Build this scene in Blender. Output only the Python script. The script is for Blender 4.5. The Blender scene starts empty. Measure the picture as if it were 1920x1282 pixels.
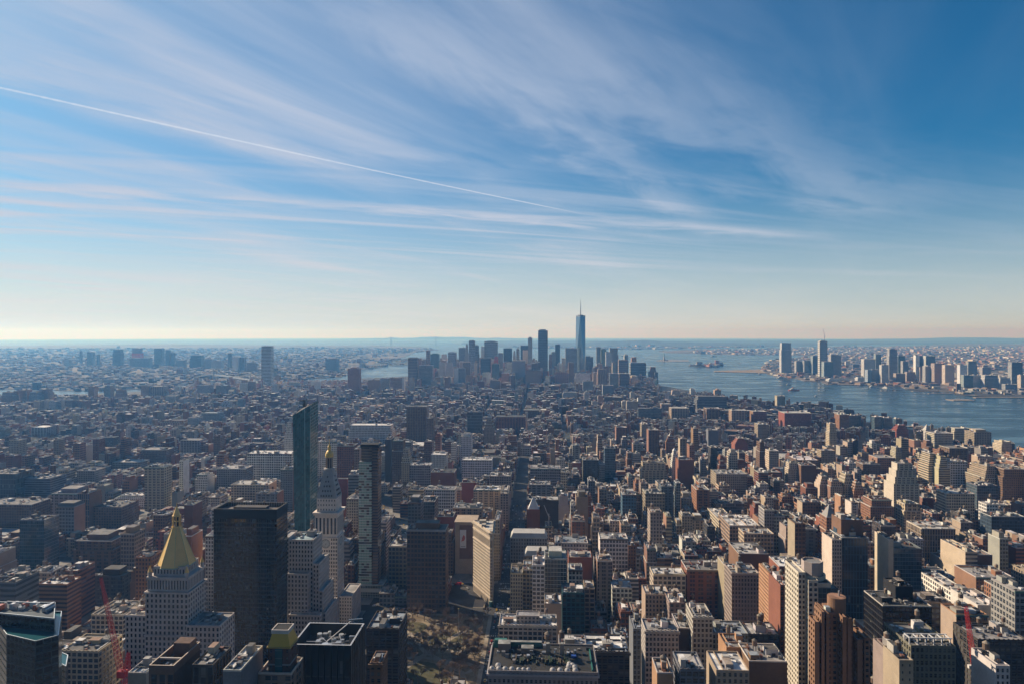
import bpy, bmesh, math, random
import numpy as np
from mathutils import Vector
R = math.radians
rnd = random.Random(7)
sc = bpy.context.scene
col = sc.collection
# ------------------------------------------------------------------ camera, sky, sun, exposure
F, CX, HY, CAMH, EARTH = 1280.0, 960.0, 622.0, 320.0, 7.4e6      # focal length and horizon of the photo in its own pixels
cd = bpy.data.cameras.new('camera'); cam = bpy.data.objects.new('camera', cd); col.objects.link(cam)
cd.sensor_width = 36; cd.lens = 24; cd.shift_y = -19/1920; cd.clip_start = 1; cd.clip_end = 200000
cam.location = (0, 0, CAMH); cam.rotation_euler = (R(90), 0, 0)
sc.camera = cam
SUN_AZ, SUN_EL = R(-57), R(29)                                    # from the view axis, to the left
sd = bpy.data.lights.new('sun', 'SUN'); sun = bpy.data.objects.new('sun', sd); col.objects.link(sun)
sd.energy = 5.0; sd.angle = R(0.5); sd.color = (1.0, 0.83, 0.64)
sv = Vector((math.sin(SUN_AZ)*math.cos(SUN_EL), math.cos(SUN_AZ)*math.cos(SUN_EL), math.sin(SUN_EL)))
sun.rotation_euler = sv.to_track_quat('Z', 'Y').to_euler(); sun.location = (-300, 200, 900)
sc.view_settings.view_transform = 'Standard'; sc.view_settings.look = 'None'
sc.view_settings.exposure = 0.22; sc.view_settings.gamma = 1
sc.cycles.max_bounces = 5; sc.cycles.diffuse_bounces = 1; sc.cycles.glossy_bounces = 2; sc.cycles.volume_bounces = 1
sc.cycles.use_denoising = True; sc.cycles.volume_step_rate = 1

def nodes_of(m):
    m.use_nodes = True; nt = m.node_tree; nt.nodes.clear(); return nt
class NT:
    'small helper for node trees'
    def __init__(s, nt): s.nt = nt
    def n(s, t, **k):
        o = s.nt.nodes.new(t)
        for a, b in k.items(): setattr(o, a, b)
        return o
    def put(s, sock, v):
        if hasattr(v, 'is_linked') or hasattr(v, 'links'): s.nt.links.new(v, sock)
        elif isinstance(v, (tuple, list)):
            d = len(sock.default_value); v = tuple(v) + (1,)*(d-len(v)); sock.default_value = v[:d]
        else: sock.default_value = v
    def m(s, op, a, b=0.0, c=0.0, clamp=False):
        o = s.n('ShaderNodeMath', operation=op, use_clamp=clamp)
        for i, v in enumerate((a, b, c)): s.put(o.inputs[i], v)
        return o.outputs[0]
    def mix(s, f, a, b, blend='MIX'):
        o = s.n('ShaderNodeMix', data_type='RGBA', blend_type=blend)
        s.put(o.inputs['Factor'], f); s.put(o.inputs[6], a); s.put(o.inputs[7], b); return o.outputs[2]
    def ss(s, x, a, b):
        o = s.n('ShaderNodeMapRange', interpolation_type='SMOOTHSTEP')
        s.put(o.inputs[0], x); s.put(o.inputs[1], a); s.put(o.inputs[2], b); return o.outputs[0]
    def noise(s, v, scale, detail=4, rough=.5, dist=0, dim='3D'):
        o = s.n('ShaderNodeTexNoise', noise_dimensions=dim); s.put(o.inputs['Vector'], v)
        o.inputs['Scale'].default_value = scale; o.inputs['Detail'].default_value = detail
        o.inputs['Roughness'].default_value = rough; o.inputs['Distortion'].default_value = dist
        return o.outputs['Fac']
    def xyz(s, x, y, z=0.0):
        o = s.n('ShaderNodeCombineXYZ'); s.put(o.inputs[0], x); s.put(o.inputs[1], y); s.put(o.inputs[2], z); return o.outputs[0]
    def sep(s, v):
        o = s.n('ShaderNodeSeparateXYZ'); s.put(o.inputs[0], v); return o.outputs

# world: Nishita sky, thin cirrus and one contrail laid out on a cloud sheet overhead
world = bpy.data.worlds.new('World'); sc.world = world; world.use_nodes = True
w = NT(world.node_tree); world.node_tree.nodes.clear()
sky = w.n('ShaderNodeTexSky', sky_type='NISHITA'); sky.sun_disc = False
sky.sun_elevation = SUN_EL; sky.sun_rotation = SUN_AZ; sky.altitude = 300; sky.air_density = 1.0; sky.dust_density = 0.7; sky.ozone_density = 2.5
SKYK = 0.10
HAZE = 7e-5
dirv = w.n('ShaderNodeTexCoord').outputs['Generated']
dx, dy, dz = w.sep(dirv)
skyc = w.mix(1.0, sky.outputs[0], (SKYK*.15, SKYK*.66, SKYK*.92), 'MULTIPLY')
el = w.m('MAXIMUM', dz, 0.004)
qx, qy = w.m('DIVIDE', dx, w.m('ADD', el, .03)), w.m('DIVIDE', dy, w.m('ADD', el, .03))      # cloud sheet coordinates
px, py = w.m('DIVIDE', dx, el), w.m('DIVIDE', dy, el)
def rot(a, x, y):
    return (w.m('ADD', w.m('MULTIPLY', x, math.cos(a)), w.m('MULTIPLY', y, math.sin(a))),
            w.m('SUBTRACT', w.m('MULTIPLY', y, math.cos(a)), w.m('MULTIPLY', x, math.sin(a))))
def streak(a, sx, sy, scale, lo, hi, off, detail=6, dist=.6):
    u, v = rot(a, qx, qy)
    n = w.noise(w.xyz(w.m('MULTIPLY', u, sx), w.m('MULTIPLY', v, sy), off), scale, detail, .55, dist)
    return w.ss(n, lo, hi)
c1 = streak(R(62), .20, .9, 1.0, .38, .72, 3.0, 8, 1.2)          # broad veils fanning out from the right
c2 = streak(R(56), .12, 1.4, 2.2, .42, .76, 9.0, 7, .6)          # finer fibres
c3 = streak(R(22), .14, 1.2, 1.3, .44, .66, 5.0, 8, 1.0)         # low bands across the view
c4 = w.noise(w.xyz(qx, qy, 1.0), .7, 4, .5)
veil = w.ss(w.m('SUBTRACT', w.m('MULTIPLY', dx, -1.0), w.m('MULTIPLY', dz, .1)), -.58, .55)   # thicker towards the sun
def lineband(ax_, ay_, bx_, by_, wd_, nz, seed):
    L_ = math.hypot(bx_-ax_, by_-ay_); ux_, uy_ = (bx_-ax_)/L_, (by_-ay_)/L_
    al = w.m('ADD', w.m('MULTIPLY', w.m('SUBTRACT', px, ax_), ux_), w.m('MULTIPLY', w.m('SUBTRACT', py, ay_), uy_))
    ac = w.m('SUBTRACT', w.m('MULTIPLY', w.m('SUBTRACT', px, ax_), uy_), w.m('MULTIPLY', w.m('SUBTRACT', py, ay_), ux_))
    n_ = w.noise(w.xyz(w.m('MULTIPLY', al, .5), w.m('MULTIPLY', ac, 1.5), seed), nz, 7, .6, .5)
    ac = w.m('ADD', ac, w.m('MULTIPLY', w.m('SUBTRACT', n_, .5), wd_*2.4))
    f_ = w.m('SUBTRACT', 1.0, w.ss(w.m('ABSOLUTE', ac), 0.0, wd_))
    f_ = w.m('MULTIPLY', f_, w.m('MULTIPLY', w.ss(al, -L_*.15, L_*.2), w.m('SUBTRACT', 1.0, w.ss(al, L_*.85, L_*1.1))))
    return w.m('MULTIPLY', f_, w.ss(n_, .25, .62))
fib = w.m('MULTIPLY', c1, w.ss(c4, .28, .58))
cl = w.m('ADD', w.m('MULTIPLY', fib, .50), w.m('MULTIPLY', w.m('MULTIPLY', c2, w.m('ADD', c1, .2)), .36))
cl = w.m('MULTIPLY', cl, w.m('ADD', w.m('MULTIPLY', veil, .85), .12))
band = w.m('MULTIPLY', w.m('MULTIPLY', c3, w.ss(dz, .07, .12)), w.m('SUBTRACT', 1.0, w.ss(dz, .16, .27)))
cl = w.m('ADD', cl, w.m('MULTIPLY', w.m('MULTIPLY', band, w.m('ADD', .2, w.m('MULTIPLY', w.ss(dx, .45, .1), .8))), .42), clamp=True)
for args, k_ in (((-.60, 1.95, 1.75, 6.2, .34, 1.7, 1.0), .34), ((-4.2, 4.4, 3.2, 7.1, .42, 1.6, 2.0), .62), ((-2.5, 1.6, -.9, 4.2, .45, 1.5, 4.0), .40), ((-3.6, 5.6, 8.5, 9.4, .45, 1.2, 6.0), .12), ((-.32, 2.06, 3.3, 5.8, .75, 1.5, 8.0), .27), ((-1.6, 2.0, .1, 4.6, .5, 1.6, 11.0), .24), ((-2.0, 9.0, 9.0, 12.6, .7, 1.0, 14.0), .25)):
    cl = w.m('ADD', cl, w.m('MULTIPLY', lineband(*args), k_), clamp=True)
cl = w.m('ADD', cl, w.m('MULTIPLY', veil, .34), clamp=True)
# contrail: a straight line on the sheet
ax_, ay_, bx_, by_ = -2.10, 2.80, .69, 5.90
L_ = math.hypot(bx_-ax_, by_-ay_); ux_, uy_ = (bx_-ax_)/L_, (by_-ay_)/L_
along = w.m('ADD', w.m('MULTIPLY', w.m('SUBTRACT', px, ax_), ux_), w.m('MULTIPLY', w.m('SUBTRACT', py, ay_), uy_))
across = w.m('SUBTRACT', w.m('MULTIPLY', w.m('SUBTRACT', px, ax_), uy_), w.m('MULTIPLY', w.m('SUBTRACT', py, ay_), ux_))
across = w.m('ADD', across, w.m('MULTIPLY', w.m('SINE', w.m('MULTIPLY', along, 3.14159/L_)), .040))
wob = w.noise(w.xyz(w.m('MULTIPLY', along, 9.0), across, 2.0), 3.0, 3, .6)
wid = w.m('ADD', w.m('MULTIPLY', wob, .015), .005)
core = w.m('SUBTRACT', 1.0, w.ss(w.m('ABSOLUTE', across), w.m('MULTIPLY', wid, .3), w.m('MULTIPLY', wid, 1.7)))
ends = w.m('MULTIPLY', w.ss(along, -1.5, .5), w.m('SUBTRACT', 1.0, w.ss(along, L_*.80, L_*1.02)))
trail = w.m('MULTIPLY', w.m('MULTIPLY', core, ends), w.m('ADD', .22, w.m('MULTIPLY', wob, .62)))
# pale air low over the horizon
low = w.m('POWER', w.m('SUBTRACT', 1.0, w.ss(dz, -.04, .27)), 1.65)
lown = w.noise(w.xyz(w.m('MULTIPLY', dx, 1.3), w.m('MULTIPLY', dz, 9.0), 4.0), 2.2, 5, .55, .4)
low = w.m('MULTIPLY', w.m('MULTIPLY', low, w.m('ADD', .72, w.m('MULTIPLY', lown, .42)), clamp=True), w.m('ADD', .35, w.m('MULTIPLY', w.ss(dy, -.3, .4), .65)))
warm = w.ss(dx, .55, -.62)
lowc = w.mix(warm, (.73, .73, .74), (.85, .79, .74))
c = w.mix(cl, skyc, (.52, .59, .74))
c = w.mix(trail, c, (.78, .83, .92))
c = w.mix(low, c, lowc)
away = w.m('ADD', .36, w.m('MULTIPLY', w.ss(dy, -.10, .60), .64))      # unseen sky behind the camera dimmed and blued to deepen wall shade
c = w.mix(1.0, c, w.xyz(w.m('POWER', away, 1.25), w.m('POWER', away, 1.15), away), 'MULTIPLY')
c = w.mix(w.ss(dz, -.03, -.12), c, (.05, .06, .07))
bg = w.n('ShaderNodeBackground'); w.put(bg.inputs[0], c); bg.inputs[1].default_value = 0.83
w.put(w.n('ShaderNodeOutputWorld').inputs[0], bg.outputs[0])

# ------------------------------------------------------------------ materials
MATS = {}
def principled(name, base=None, rough=.8, metal=0.0, spec=None):
    m = bpy.data.materials.new(name); t = NT(nodes_of(m))
    b = t.n('ShaderNodeBsdfPrincipled'); o = t.n('ShaderNodeOutputMaterial'); t.put(o.inputs[0], b.outputs[0])
    if base is not None: t.put(b.inputs['Base Color'], base)
    b.inputs['Roughness'].default_value = rough; b.inputs['Metallic'].default_value = metal
    if spec is not None: b.inputs['Specular IOR Level'].default_value = spec
    MATS[name] = m; return m, t, b
def attr(t):
    o = t.n('ShaderNodeAttribute', attribute_name='col'); return o.outputs['Color']
def weather(t, c, amt=.28, sc_=.09):
    geo = t.n('ShaderNodeNewGeometry').outputs['Position']
    n1 = t.noise(geo, sc_, 5, .65); n2 = t.noise(geo, sc_*9, 3, .6)
    f = t.m('ADD', t.m('MULTIPLY', n1, 1.3), t.m('MULTIPLY', n2, .7))
    f = t.m('ADD', t.m('MULTIPLY', t.m('SUBTRACT', f, 1.0), amt*2), 1.0)
    return t.mix(1.0, c, t.xyz(f, f, f), 'MULTIPLY')
def windowed(name, u0, u1, v0, v1, pane=(.025, .03, .036), blind=.22, rough=.82, wallk=1.0, glassy=.12, floorline=0.0, bay=0, pier=0.0):
    '''a wall with one opening per UV cell; the pane gets its own gloss and now and then a drawn blind'''
    m, t, b = principled(name, None, rough)
    uv = t.n('ShaderNodeUVMap', uv_map='uv').outputs[0]
    u, v, _ = t.sep(uv)
    fu, fv = t.m('FRACT', u), t.m('FRACT', v)
    iu, iv = t.m('FLOOR', u), t.m('FLOOR', v)
    wn = t.n('ShaderNodeTexWhiteNoise', noise_dimensions='3D'); t.put(wn.inputs[0], t.xyz(iu, iv, 3.7))
    r = wn.outputs['Value']; wc = t.sep(wn.outputs['Color'])
    inu = t.m('MULTIPLY', t.m('GREATER_THAN', fu, u0), t.m('LESS_THAN', fu, u1))
    inv = t.m('MULTIPLY', t.m('GREATER_THAN', fv, v0), t.m('LESS_THAN', fv, v1))
    mask = t.m('MULTIPLY', inu, inv)
    if bay:                                                   # a wider pier every few windows
        fb = t.m('FRACT', t.m('DIVIDE', u, bay)); mask = t.m('MULTIPLY', mask, t.m('GREATER_THAN', fb, pier))
    bar = t.m('LESS_THAN', t.m('ABSOLUTE', t.m('SUBTRACT', fv, (v0+v1)/2)), .03)   # meeting rail
    mid = t.m('MULTIPLY', mask, t.m('SUBTRACT', 1.0, t.m('MULTIPLY', bar, .5)))
    dn = t.m('GREATER_THAN', fv, t.m('ADD', v0, t.m('MULTIPLY', wc[1], (v1-v0)*1.2)))
    bl = t.m('MULTIPLY', t.m('GREATER_THAN', r, 1-blind), dn)
    pc = t.mix(t.m('MULTIPLY', bl, .6), t.mix(wc[0], pane, tuple(x*2.6 for x in pane)), (.22, .21, .19))
    wall = weather(t, attr(t))
    if wallk != 1: wall = t.mix(1.0, wall, (wallk,)*3, 'MULTIPLY')
    band = t.m('LESS_THAN', t.m('FRACT', t.m('MULTIPLY', v, 1.0)), .07)
    wall = t.mix(t.m('MULTIPLY', band, .22), wall, t.mix(.5, wall, (.5, .46, .4)))
    t.put(b.inputs['Base Color'], t.mix(mid, wall, pc))
    t.put(b.inputs['Roughness'], t.m('SUBTRACT', rough, t.m('MULTIPLY', t.m('MULTIPLY', mask, t.m('SUBTRACT', 1.0, bl)), rough-glassy)))
    return m
windowed('punched', .22, .78, .20, .80)
windowed('paired', .10, .90, .20, .80, bay=3, pier=.30)
windowed('loft', .13, .87, .20, .80, blind=.14, bay=4, pier=.06)
windowed('ribbon', -.1, 1.1, .34, .80, blind=.10)
windowed('stripes', .30, .95, .06, .94, blind=.08, pane=(.015, .018, .022))
windowed('curtain', .05, .95, .05, .86, blind=.05, pane=(.03, .05, .06), rough=.35, glassy=.06)
windowed('teal_curtain', .04, .96, .05, .90, blind=.06, pane=(.035, .10, .10), rough=.35, glassy=.08)
windowed('black_wall', .12, .95, .28, .96, blind=.02, pane=(.006, .007, .009), rough=.5, glassy=.10)
def plain(name, rough=.85, metal=0.0, amt=.28, sc_=.09, bump=0):
    m, t, b = principled(name, None, rough, metal); t.put(b.inputs['Base Color'], weather(t, attr(t), amt, sc_)); return m
plain('masonry'); plain('metal', .45, .6); plain('paint', .5, 0, .12); plain('gold', .42, .15, .10, .15); plain('timber', .9, 0, .4, .5)
m, t, b = principled('roofing', None, .9)                      # patched, ponded felt and gravel
geo = t.n('ShaderNodeNewGeometry').outputs['Position']
v = t.n('ShaderNodeTexVoronoi', feature='F1'); t.put(v.inputs['Vector'], geo); v.inputs['Scale'].default_value = .13
pat = t.sep(v.outputs['Color'])[0]
n = t.noise(geo, .35, 5, .7)
f = t.m('ADD', t.m('MULTIPLY', pat, .60), t.m('ADD', t.m('MULTIPLY', n, 1.3), -.02))
t.put(b.inputs['Base Color'], t.mix(1.0, attr(t), t.xyz(f, f, f), 'MULTIPLY'))

m, t, b = principled('pane', None, .1)
oi = t.n('ShaderNodeObjectInfo').outputs['Random']
t.put(b.inputs['Base Color'], t.mix(t.ss(oi, .7, .95), (.018, .022, .028), (.13, .13, .12)))
principled('glass_dark', (.02, .024, .03), .07); principled('glass_green', (.24, .38, .35), .25); principled('glass_teal', (.03, .12, .14), .10)
m, t, b = principled('clock_white', (.55, .56, .54), .5)
m, t, b = principled('car_paint', None, .3); t.put(b.inputs['Base Color'], attr(t))
m, t, b = principled('twig', (.24, .18, .14), .95)
m, t, b = principled('steam', None, 1)
# ------------------------------------------------------------------ geometry helpers
def sag(x, y): return -(x*x+y*y)/(2*EARTH)
def at(px_, d): return (px_-CX)/F*d
def hgt(py_, d): return CAMH-(py_-HY)*d/F
def ground_from(px_, py_):                                     # where a sight line meets the sea-level sphere
    k = max((py_-HY)/F, .00931); A = (1+((px_-CX)/F)**2)/(2*EARTH)
    disc = max(k*k-4*A*CAMH, 0); d = (k-math.sqrt(disc))/(2*A); return (px_-CX)/F*d, d
THETA = R(2.5); CT, ST = math.cos(THETA), math.sin(THETA)
def ab(x, y): return x*CT-y*ST, x*ST+y*CT                       # world to street grid
def xy(a, b): return a*CT+b*ST, -a*ST+b*CT
class M:
    'collects faces for one mesh: matrix-free boxes and prisms with UV cells, colours and materials'
    def __init__(s): s.v = []; s.f = []; s.uv = []; s.c = []; s.mi = []; s.mats = []
    def mat(s, name):
        if name not in s.mats: s.mats.append(name)
        return s.mats.index(name)
    def face(s, pts, mat, colr, uv=None):
        i = len(s.v); s.v.extend(pts); k = len(pts); s.f.append(tuple(range(i, i+k)))
        s.uv.extend(uv if uv else [(0.0, 0.0)]*k); s.c.append(colr); s.mi.append(s.mat(mat))
    def wall(s, p, q, z0, z1, mat, colr, cw=3.2, chh=3.6, off=0.0):
        'vertical wall from p to q (outside on the right-hand side), whole window cells fitted to its length'
        ln = math.hypot(q[0]-p[0], q[1]-p[1])
        nu = max(1, round(ln/cw)); nv = max(1, round((z1-z0)/chh))
        s.face([(p[0], p[1], z0), (q[0], q[1], z0), (q[0], q[1], z1), (p[0], p[1], z1)], mat, colr,
               [(off, off), (off+nu, off), (off+nu, off+nv), (off, off+nv)])
    def prism(s, poly, z0, z1, mat, colr, cap='roofing', ccol=None, cw=3.2, chh=3.6, sides=None, off=0, par=0.0, pcol=None, pmat='masonry'):
        'poly counter-clockwise; optional parapet'
        n = len(poly)
        for i in range(n):
            p, q = poly[i], poly[(i+1) % n]
            mt, cl_ = (mat, colr) if not sides or sides[i] is None else sides[i]
            s.wall(p, q, z0, z1, mt, cl_, cw, chh, off+i*17)
        ccol = ccol or colr
        if cap is None: return
        s.face([(x, y, z1) for x, y in poly], cap, ccol)
        if par > 0:
            ins = inset(poly, .5); pc = pcol or colr
            for i in range(n):
                p, q, a, b_ = poly[i], poly[(i+1) % n], ins[i], ins[(i+1) % n]
                s.face([(p[0], p[1], z1), (q[0], q[1], z1), (q[0], q[1], z1+par), (p[0], p[1], z1+par)], pmat, pc)
                s.face([(p[0], p[1], z1+par), (q[0], q[1], z1+par), (b_[0], b_[1], z1+par), (a[0], a[1], z1+par)], pmat, pc)
                s.face([(b_[0], b_[1], z1+.02), (a[0], a[1], z1+.02), (a[0], a[1], z1+par), (b_[0], b_[1], z1+par)], pmat, pc)
    def taper(s, poly, z0, poly2, z1, mat, colr, cap='masonry', cw=3, chh=3.5, uv=True):
        n = len(poly)
        for i in range(n):
            j = (i+1) % n; ln = math.dist(poly[i], poly[j]); nu = max(1, round(ln/cw)); nv = max(1, round((z1-z0)/chh))
            s.face([(*poly[i], z0), (*poly[j], z0), (*poly2[j], z1), (*poly2[i], z1)], mat, colr, [(0, 0), (nu, 0), (nu, nv), (0, nv)])
        if cap: s.face([(*p, z1) for p in poly2], cap, colr)
    def box(s, x0, x1, y0, y1, z0, z1, fr, mat='masonry', colr=(.4, .4, .4), cap=None, ccol=None, **k):
        s.prism(fr.quad(x0, x1, y0, y1), z0, z1, mat, colr, cap or mat, ccol, **k)
    def cyl(s, cx_, cy_, r, z0, z1, mat, colr, n=10, r2=None, cap=True):
        r2 = r if r2 is None else r2
        a = [(cx_+r*math.cos(2*math.pi*i/n), cy_+r*math.sin(2*math.pi*i/n)) for i in range(n)]
        c_ = [(cx_+r2*math.cos(2*math.pi*i/n), cy_+r2*math.sin(2*math.pi*i/n)) for i in range(n)]
        s.taper(a, z0, c_, z1, mat, colr, mat if cap and r2 > .02 else None)
    def beam(s, p, q, r, mat, colr, r2=None, n=4):
        p, q = Vector(p), Vector(q); d = (q-p)
        if d.length < 1e-6: return
        d.normalize(); u = d.orthogonal().normalized(); v_ = d.cross(u); r2 = r if r2 is None else r2
        A = [p+(u*math.cos(2*math.pi*i/n)+v_*math.sin(2*math.pi*i/n))*r for i in range(n)]
        B = [q+(u*math.cos(2*math.pi*i/n)+v_*math.sin(2*math.pi*i/n))*r2 for i in range(n)]
        for i in range(n):
            j = (i+1) % n; s.face([tuple(A[i]), tuple(A[j]), tuple(B[j]), tuple(B[i])], mat, colr)
    def build(s, name, parent=None, origin=(0, 0, 0), smooth=False, rz=0):
        me = bpy.data.meshes.new(name)
        V = np.array(s.v, dtype=np.float64).reshape(-1, 3) - np.array(origin)
        if rz:
            c_, s_ = math.cos(-rz), math.sin(-rz); V = np.stack([V[:, 0]*c_-V[:, 1]*s_, V[:, 0]*s_+V[:, 1]*c_, V[:, 2]], 1)
        lens = np.array([len(f) for f in s.f], dtype=np.int32)
        me.vertices.add(len(V)); me.vertices.foreach_set('co', V.ravel())
        me.loops.add(int(lens.sum())); me.polygons.add(len(lens))
        me.loops.foreach_set('vertex_index', np.arange(int(lens.sum()), dtype=np.int32))
        st = np.zeros(len(lens), dtype=np.int32); st[1:] = np.cumsum(lens)[:-1]
        me.polygons.foreach_set('loop_start', st)
        me.polygons.foreach_set('material_index', np.array(s.mi, dtype=np.int32))
        uvl = me.uv_layers.new(name='uv'); uvl.data.foreach_set('uv', np.array(s.uv, dtype=np.float64).ravel())
        ca = me.attributes.new('col', 'FLOAT_COLOR', 'FACE')
        C_ = np.ones((len(lens), 4)); C_[:, :3] = np.array(s.c); ca.data.foreach_set('color', C_.ravel())
        for mn in s.mats: me.materials.append(MATS[mn])
        me.update(calc_edges=True); me.validate()
        if smooth: me.polygons.foreach_set('use_smooth', [True]*len(lens))
        o = bpy.data.objects.new(name, me); col.objects.link(o)
        if parent: o.parent = parent
        else: o.location = origin
        if rz and not parent: o.rotation_euler[2] = rz
        return o
def inset(poly, k):
    n = len(poly); out = []
    for i in range(n):
        a, b_, c_ = poly[i-1], poly[i], poly[(i+1) % n]
        d1 = (b_[0]-a[0], b_[1]-a[1]); d2 = (c_[0]-b_[0], c_[1]-b_[1])
        l1, l2 = math.hypot(*d1) or 1, math.hypot(*d2) or 1
        n1 = (-d1[1]/l1, d1[0]/l1); n2 = (-d2[1]/l2, d2[0]/l2)
        q = 1+n1[0]*n2[0]+n1[1]*n2[1]
        q = max(q, .2); out.append((b_[0]+k*(n1[0]+n2[0])/q, b_[1]+k*(n1[1]+n2[1])/q))
    return out
class Frame:
    'a local frame: origin at the near left corner, u along the front, v away from the viewer'
    def __init__(s, x, y, ang=THETA): s.x, s.y, s.c, s.s, s.ang = x, y, math.cos(ang), math.sin(ang), ang
    def p(s, u, v): return s.x+u*s.c+v*s.s, s.y-u*s.s+v*s.c
    def quad(s, u0, u1, v0, v1): return [s.p(u0, v0), s.p(u1, v0), s.p(u1, v1), s.p(u0, v1)]
def tag(o, label=None, cat=None, group=None, kind=None):
    for k, v_ in (('label', label), ('category', cat), ('group', group), ('kind', kind)):
        if v_: o[k] = v_
    return o
def empty(name, loc):
    o = bpy.data.objects.new(name, None); col.objects.link(o); o.location = loc; o.empty_display_size = 3; return o
class Thing:
    'an Empty at the base and one M per part; parts with the same key are kept apart by k'
    def __init__(s, name, loc, label, cat, group=None):
        s.loc = loc; s.root = tag(empty(name, loc), label, cat, group); s.parts = {}
    def part(s, name, k=0): return s.parts.setdefault((name, k), M())
    def done(s):
        for (name, k), mm in s.parts.items():
            if mm.f: mm.build(name, s.root, s.loc)
        return s.root
class Sink:
    'everything into the same mesh'
    def __init__(s, mm): s.mm = mm
    def part(s, name, k=0): return s.mm
    def done(s): return None
PAL = dict(white=(.72, .70, .66), cream=(.60, .52, .40), tan=(.46, .36, .26), buff=(.52, .42, .30), orange=(.42, .24, .14), brick=(.31, .12, .075),
           red=(.36, .11, .08), brown=(.23, .135, .085), dark=(.09, .075, .07), black=(.018, .017, .018), grey=(.36, .35, .34), stone=(.50, .47, .42),
           blue=(.10, .20, .30), teal=(.06, .16, .17), green=(.16, .34, .28), pink=(.42, .32, .27), silver=(.40, .43, .46), gold=(.72, .50, .12),
           slate=(.20, .21, .23), rust=(.38, .18, .10), glass=(.13, .17, .20), pale=(.62, .60, .56), navy=(.04, .08, .13), olive=(.22, .20, .15))
PAL = {k_: tuple(min(.82, x*(1.06 if k_ in ('white', 'cream', 'pale', 'stone', 'buff', 'orange') else .88)) for x in v_) if k_ != 'gold' else v_ for k_, v_ in PAL.items()}
ROOFC = [(.74, .73, .71), (.48, .47, .45), (.31, .30, .295), (.21, .205, .20), (.135, .13, .125), (.08, .078, .075), (.70, .70, .69), (.34, .28, .23), (.26, .30, .34), (.30, .20, .15)]
def vary(c, r, k=.16):
    f = 1+r.uniform(-k, k); return tuple(max(.01, min(.85, x*f*(1+r.uniform(-.05, .05)))) for x in c)
CELL = dict(punched=(3.0, 3.4), paired=(2.2, 3.5), loft=(3.4, 3.9), ribbon=(6, 3.6), stripes=(2.6, 7), curtain=(2.4, 3.6), black_wall=(1.9, 3.8), teal_curtain=(2.4, 3.8), masonry=(5, 5))
ORD = ['second', 'third', 'fourth', 'fifth', 'sixth', 'seventh', 'eighth', 'ninth', 'tenth', 'eleventh', 'twelfth']

def tank(mm, x, y, z, r, s=1.0):
    'timber rooftop water tank on steel legs, conical lid'
    hl, rr, hh = (2.2+r.random()*3)*s, (1.5+r.random()*.8)*s, (3.2+r.random())*s
    cw_ = vary((.20, .14, .10), r, .4)
    for a in (0, 1, 2, 3):
        dx_, dy_ = rr*.7*math.cos(a*1.57+.7), rr*.7*math.sin(a*1.57+.7)
        mm.beam((x+dx_, y+dy_, z), (x+dx_, y+dy_, z+hl), .16, 'metal', (.12, .12, .12))
    mm.cyl(x, y, rr, z+hl, z+hl+hh, 'timber', cw_, 10, rr*.97)
    mm.cyl(x, y, rr*1.1, z+hl+hh, z+hl+hh+rr*.8, 'timber', vary((.22, .19, .16), r, .4), 10, .03, False)
def clutter(sink, fr, w_, L, z, r, detail, top='', wallc=(.3, .3, .3)):
    'stair bulkheads, plant, ducts and tanks on a flat roof'
    if detail <= 0 or w_ < 5 or L < 5: return
    nb = 1 if w_*L < 350 else r.choice((1, 2, 2, 3))
    for i in range(nb):
        bw, bl, bh = r.uniform(3, min(9, w_*.4)), r.uniform(3, min(10, L*.45)), r.uniform(2.6, 5.5)
        u, v_ = r.uniform(1, w_-bw-1), r.uniform(1, L-bl-1)
        c_ = vary(r.choice((wallc, (.45, .42, .38), (.30, .28, .26), (.62, .60, .57))), r)
        sink.part('bulkhead', i).box(u, u+bw, v_, v_+bl, z+.01, z+bh, fr, 'masonry', c_, 'roofing', r.choice(ROOFC))
        if detail > 1 and r.random() < .5 and bw > 4.5:
            tank(sink.part('water_tank', i), *fr.p(u+bw/2, v_+bl/2), z+bh, r, .85)
    if detail > 1:
        k = 4+int(w_*L/75)
        for i in range(min(k, 22)):
            uw, ul, uh = r.uniform(1, 3.2), r.uniform(1, 4), r.uniform(.7, 2.2)
            u, v_ = r.uniform(.8, max(1, w_-uw-.8)), r.uniform(.8, max(1, L-ul-.8))
            g = r.choice(((.7, .7, .7), (.45, .46, .47), (.12, .12, .12), (.06, .06, .06), (.2, .2, .2), (.45, .42, .38), (.25, .12, .08)))
            sink.part('air_handler', i).box(u, u+uw, v_, v_+ul, z+.015, z+uh, fr, 'metal' if r.random() < .6 else 'paint', g)
        for e_ in range(r.choice((0, 1, 2, 3))):            # low dividing walls and kerbs
            if r.random() < .5: u = r.uniform(1, w_-2); sink.part('roof_curb', e_).box(u, u+.35, .6, L-.6, z+.012, z+r.uniform(.5, 1.4), fr, 'masonry', vary(wallc, r, .3))
            else: v_ = r.uniform(1, L-2); sink.part('roof_curb', e_).box(.6, w_-.6, v_, v_+.35, z+.013, z+r.uniform(.5, 1.4), fr, 'masonry', vary(wallc, r, .3))
        if r.random() < .6:
            u = r.uniform(1, w_-1.6); sink.part('duct').box(u, u+.8, 1, max(2, L*.6), z+.35, z+1.1, fr, 'metal', (.5, .5, .5))
        if 't' in top or r.random() < .38:
            tank(sink.part('water_tank', 9), *fr.p(r.uniform(2.5, max(2.6, w_-2.5)), r.uniform(2.5, max(2.6, L-2.5))), z, r)
CORNICE_CUT = 1200
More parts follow.
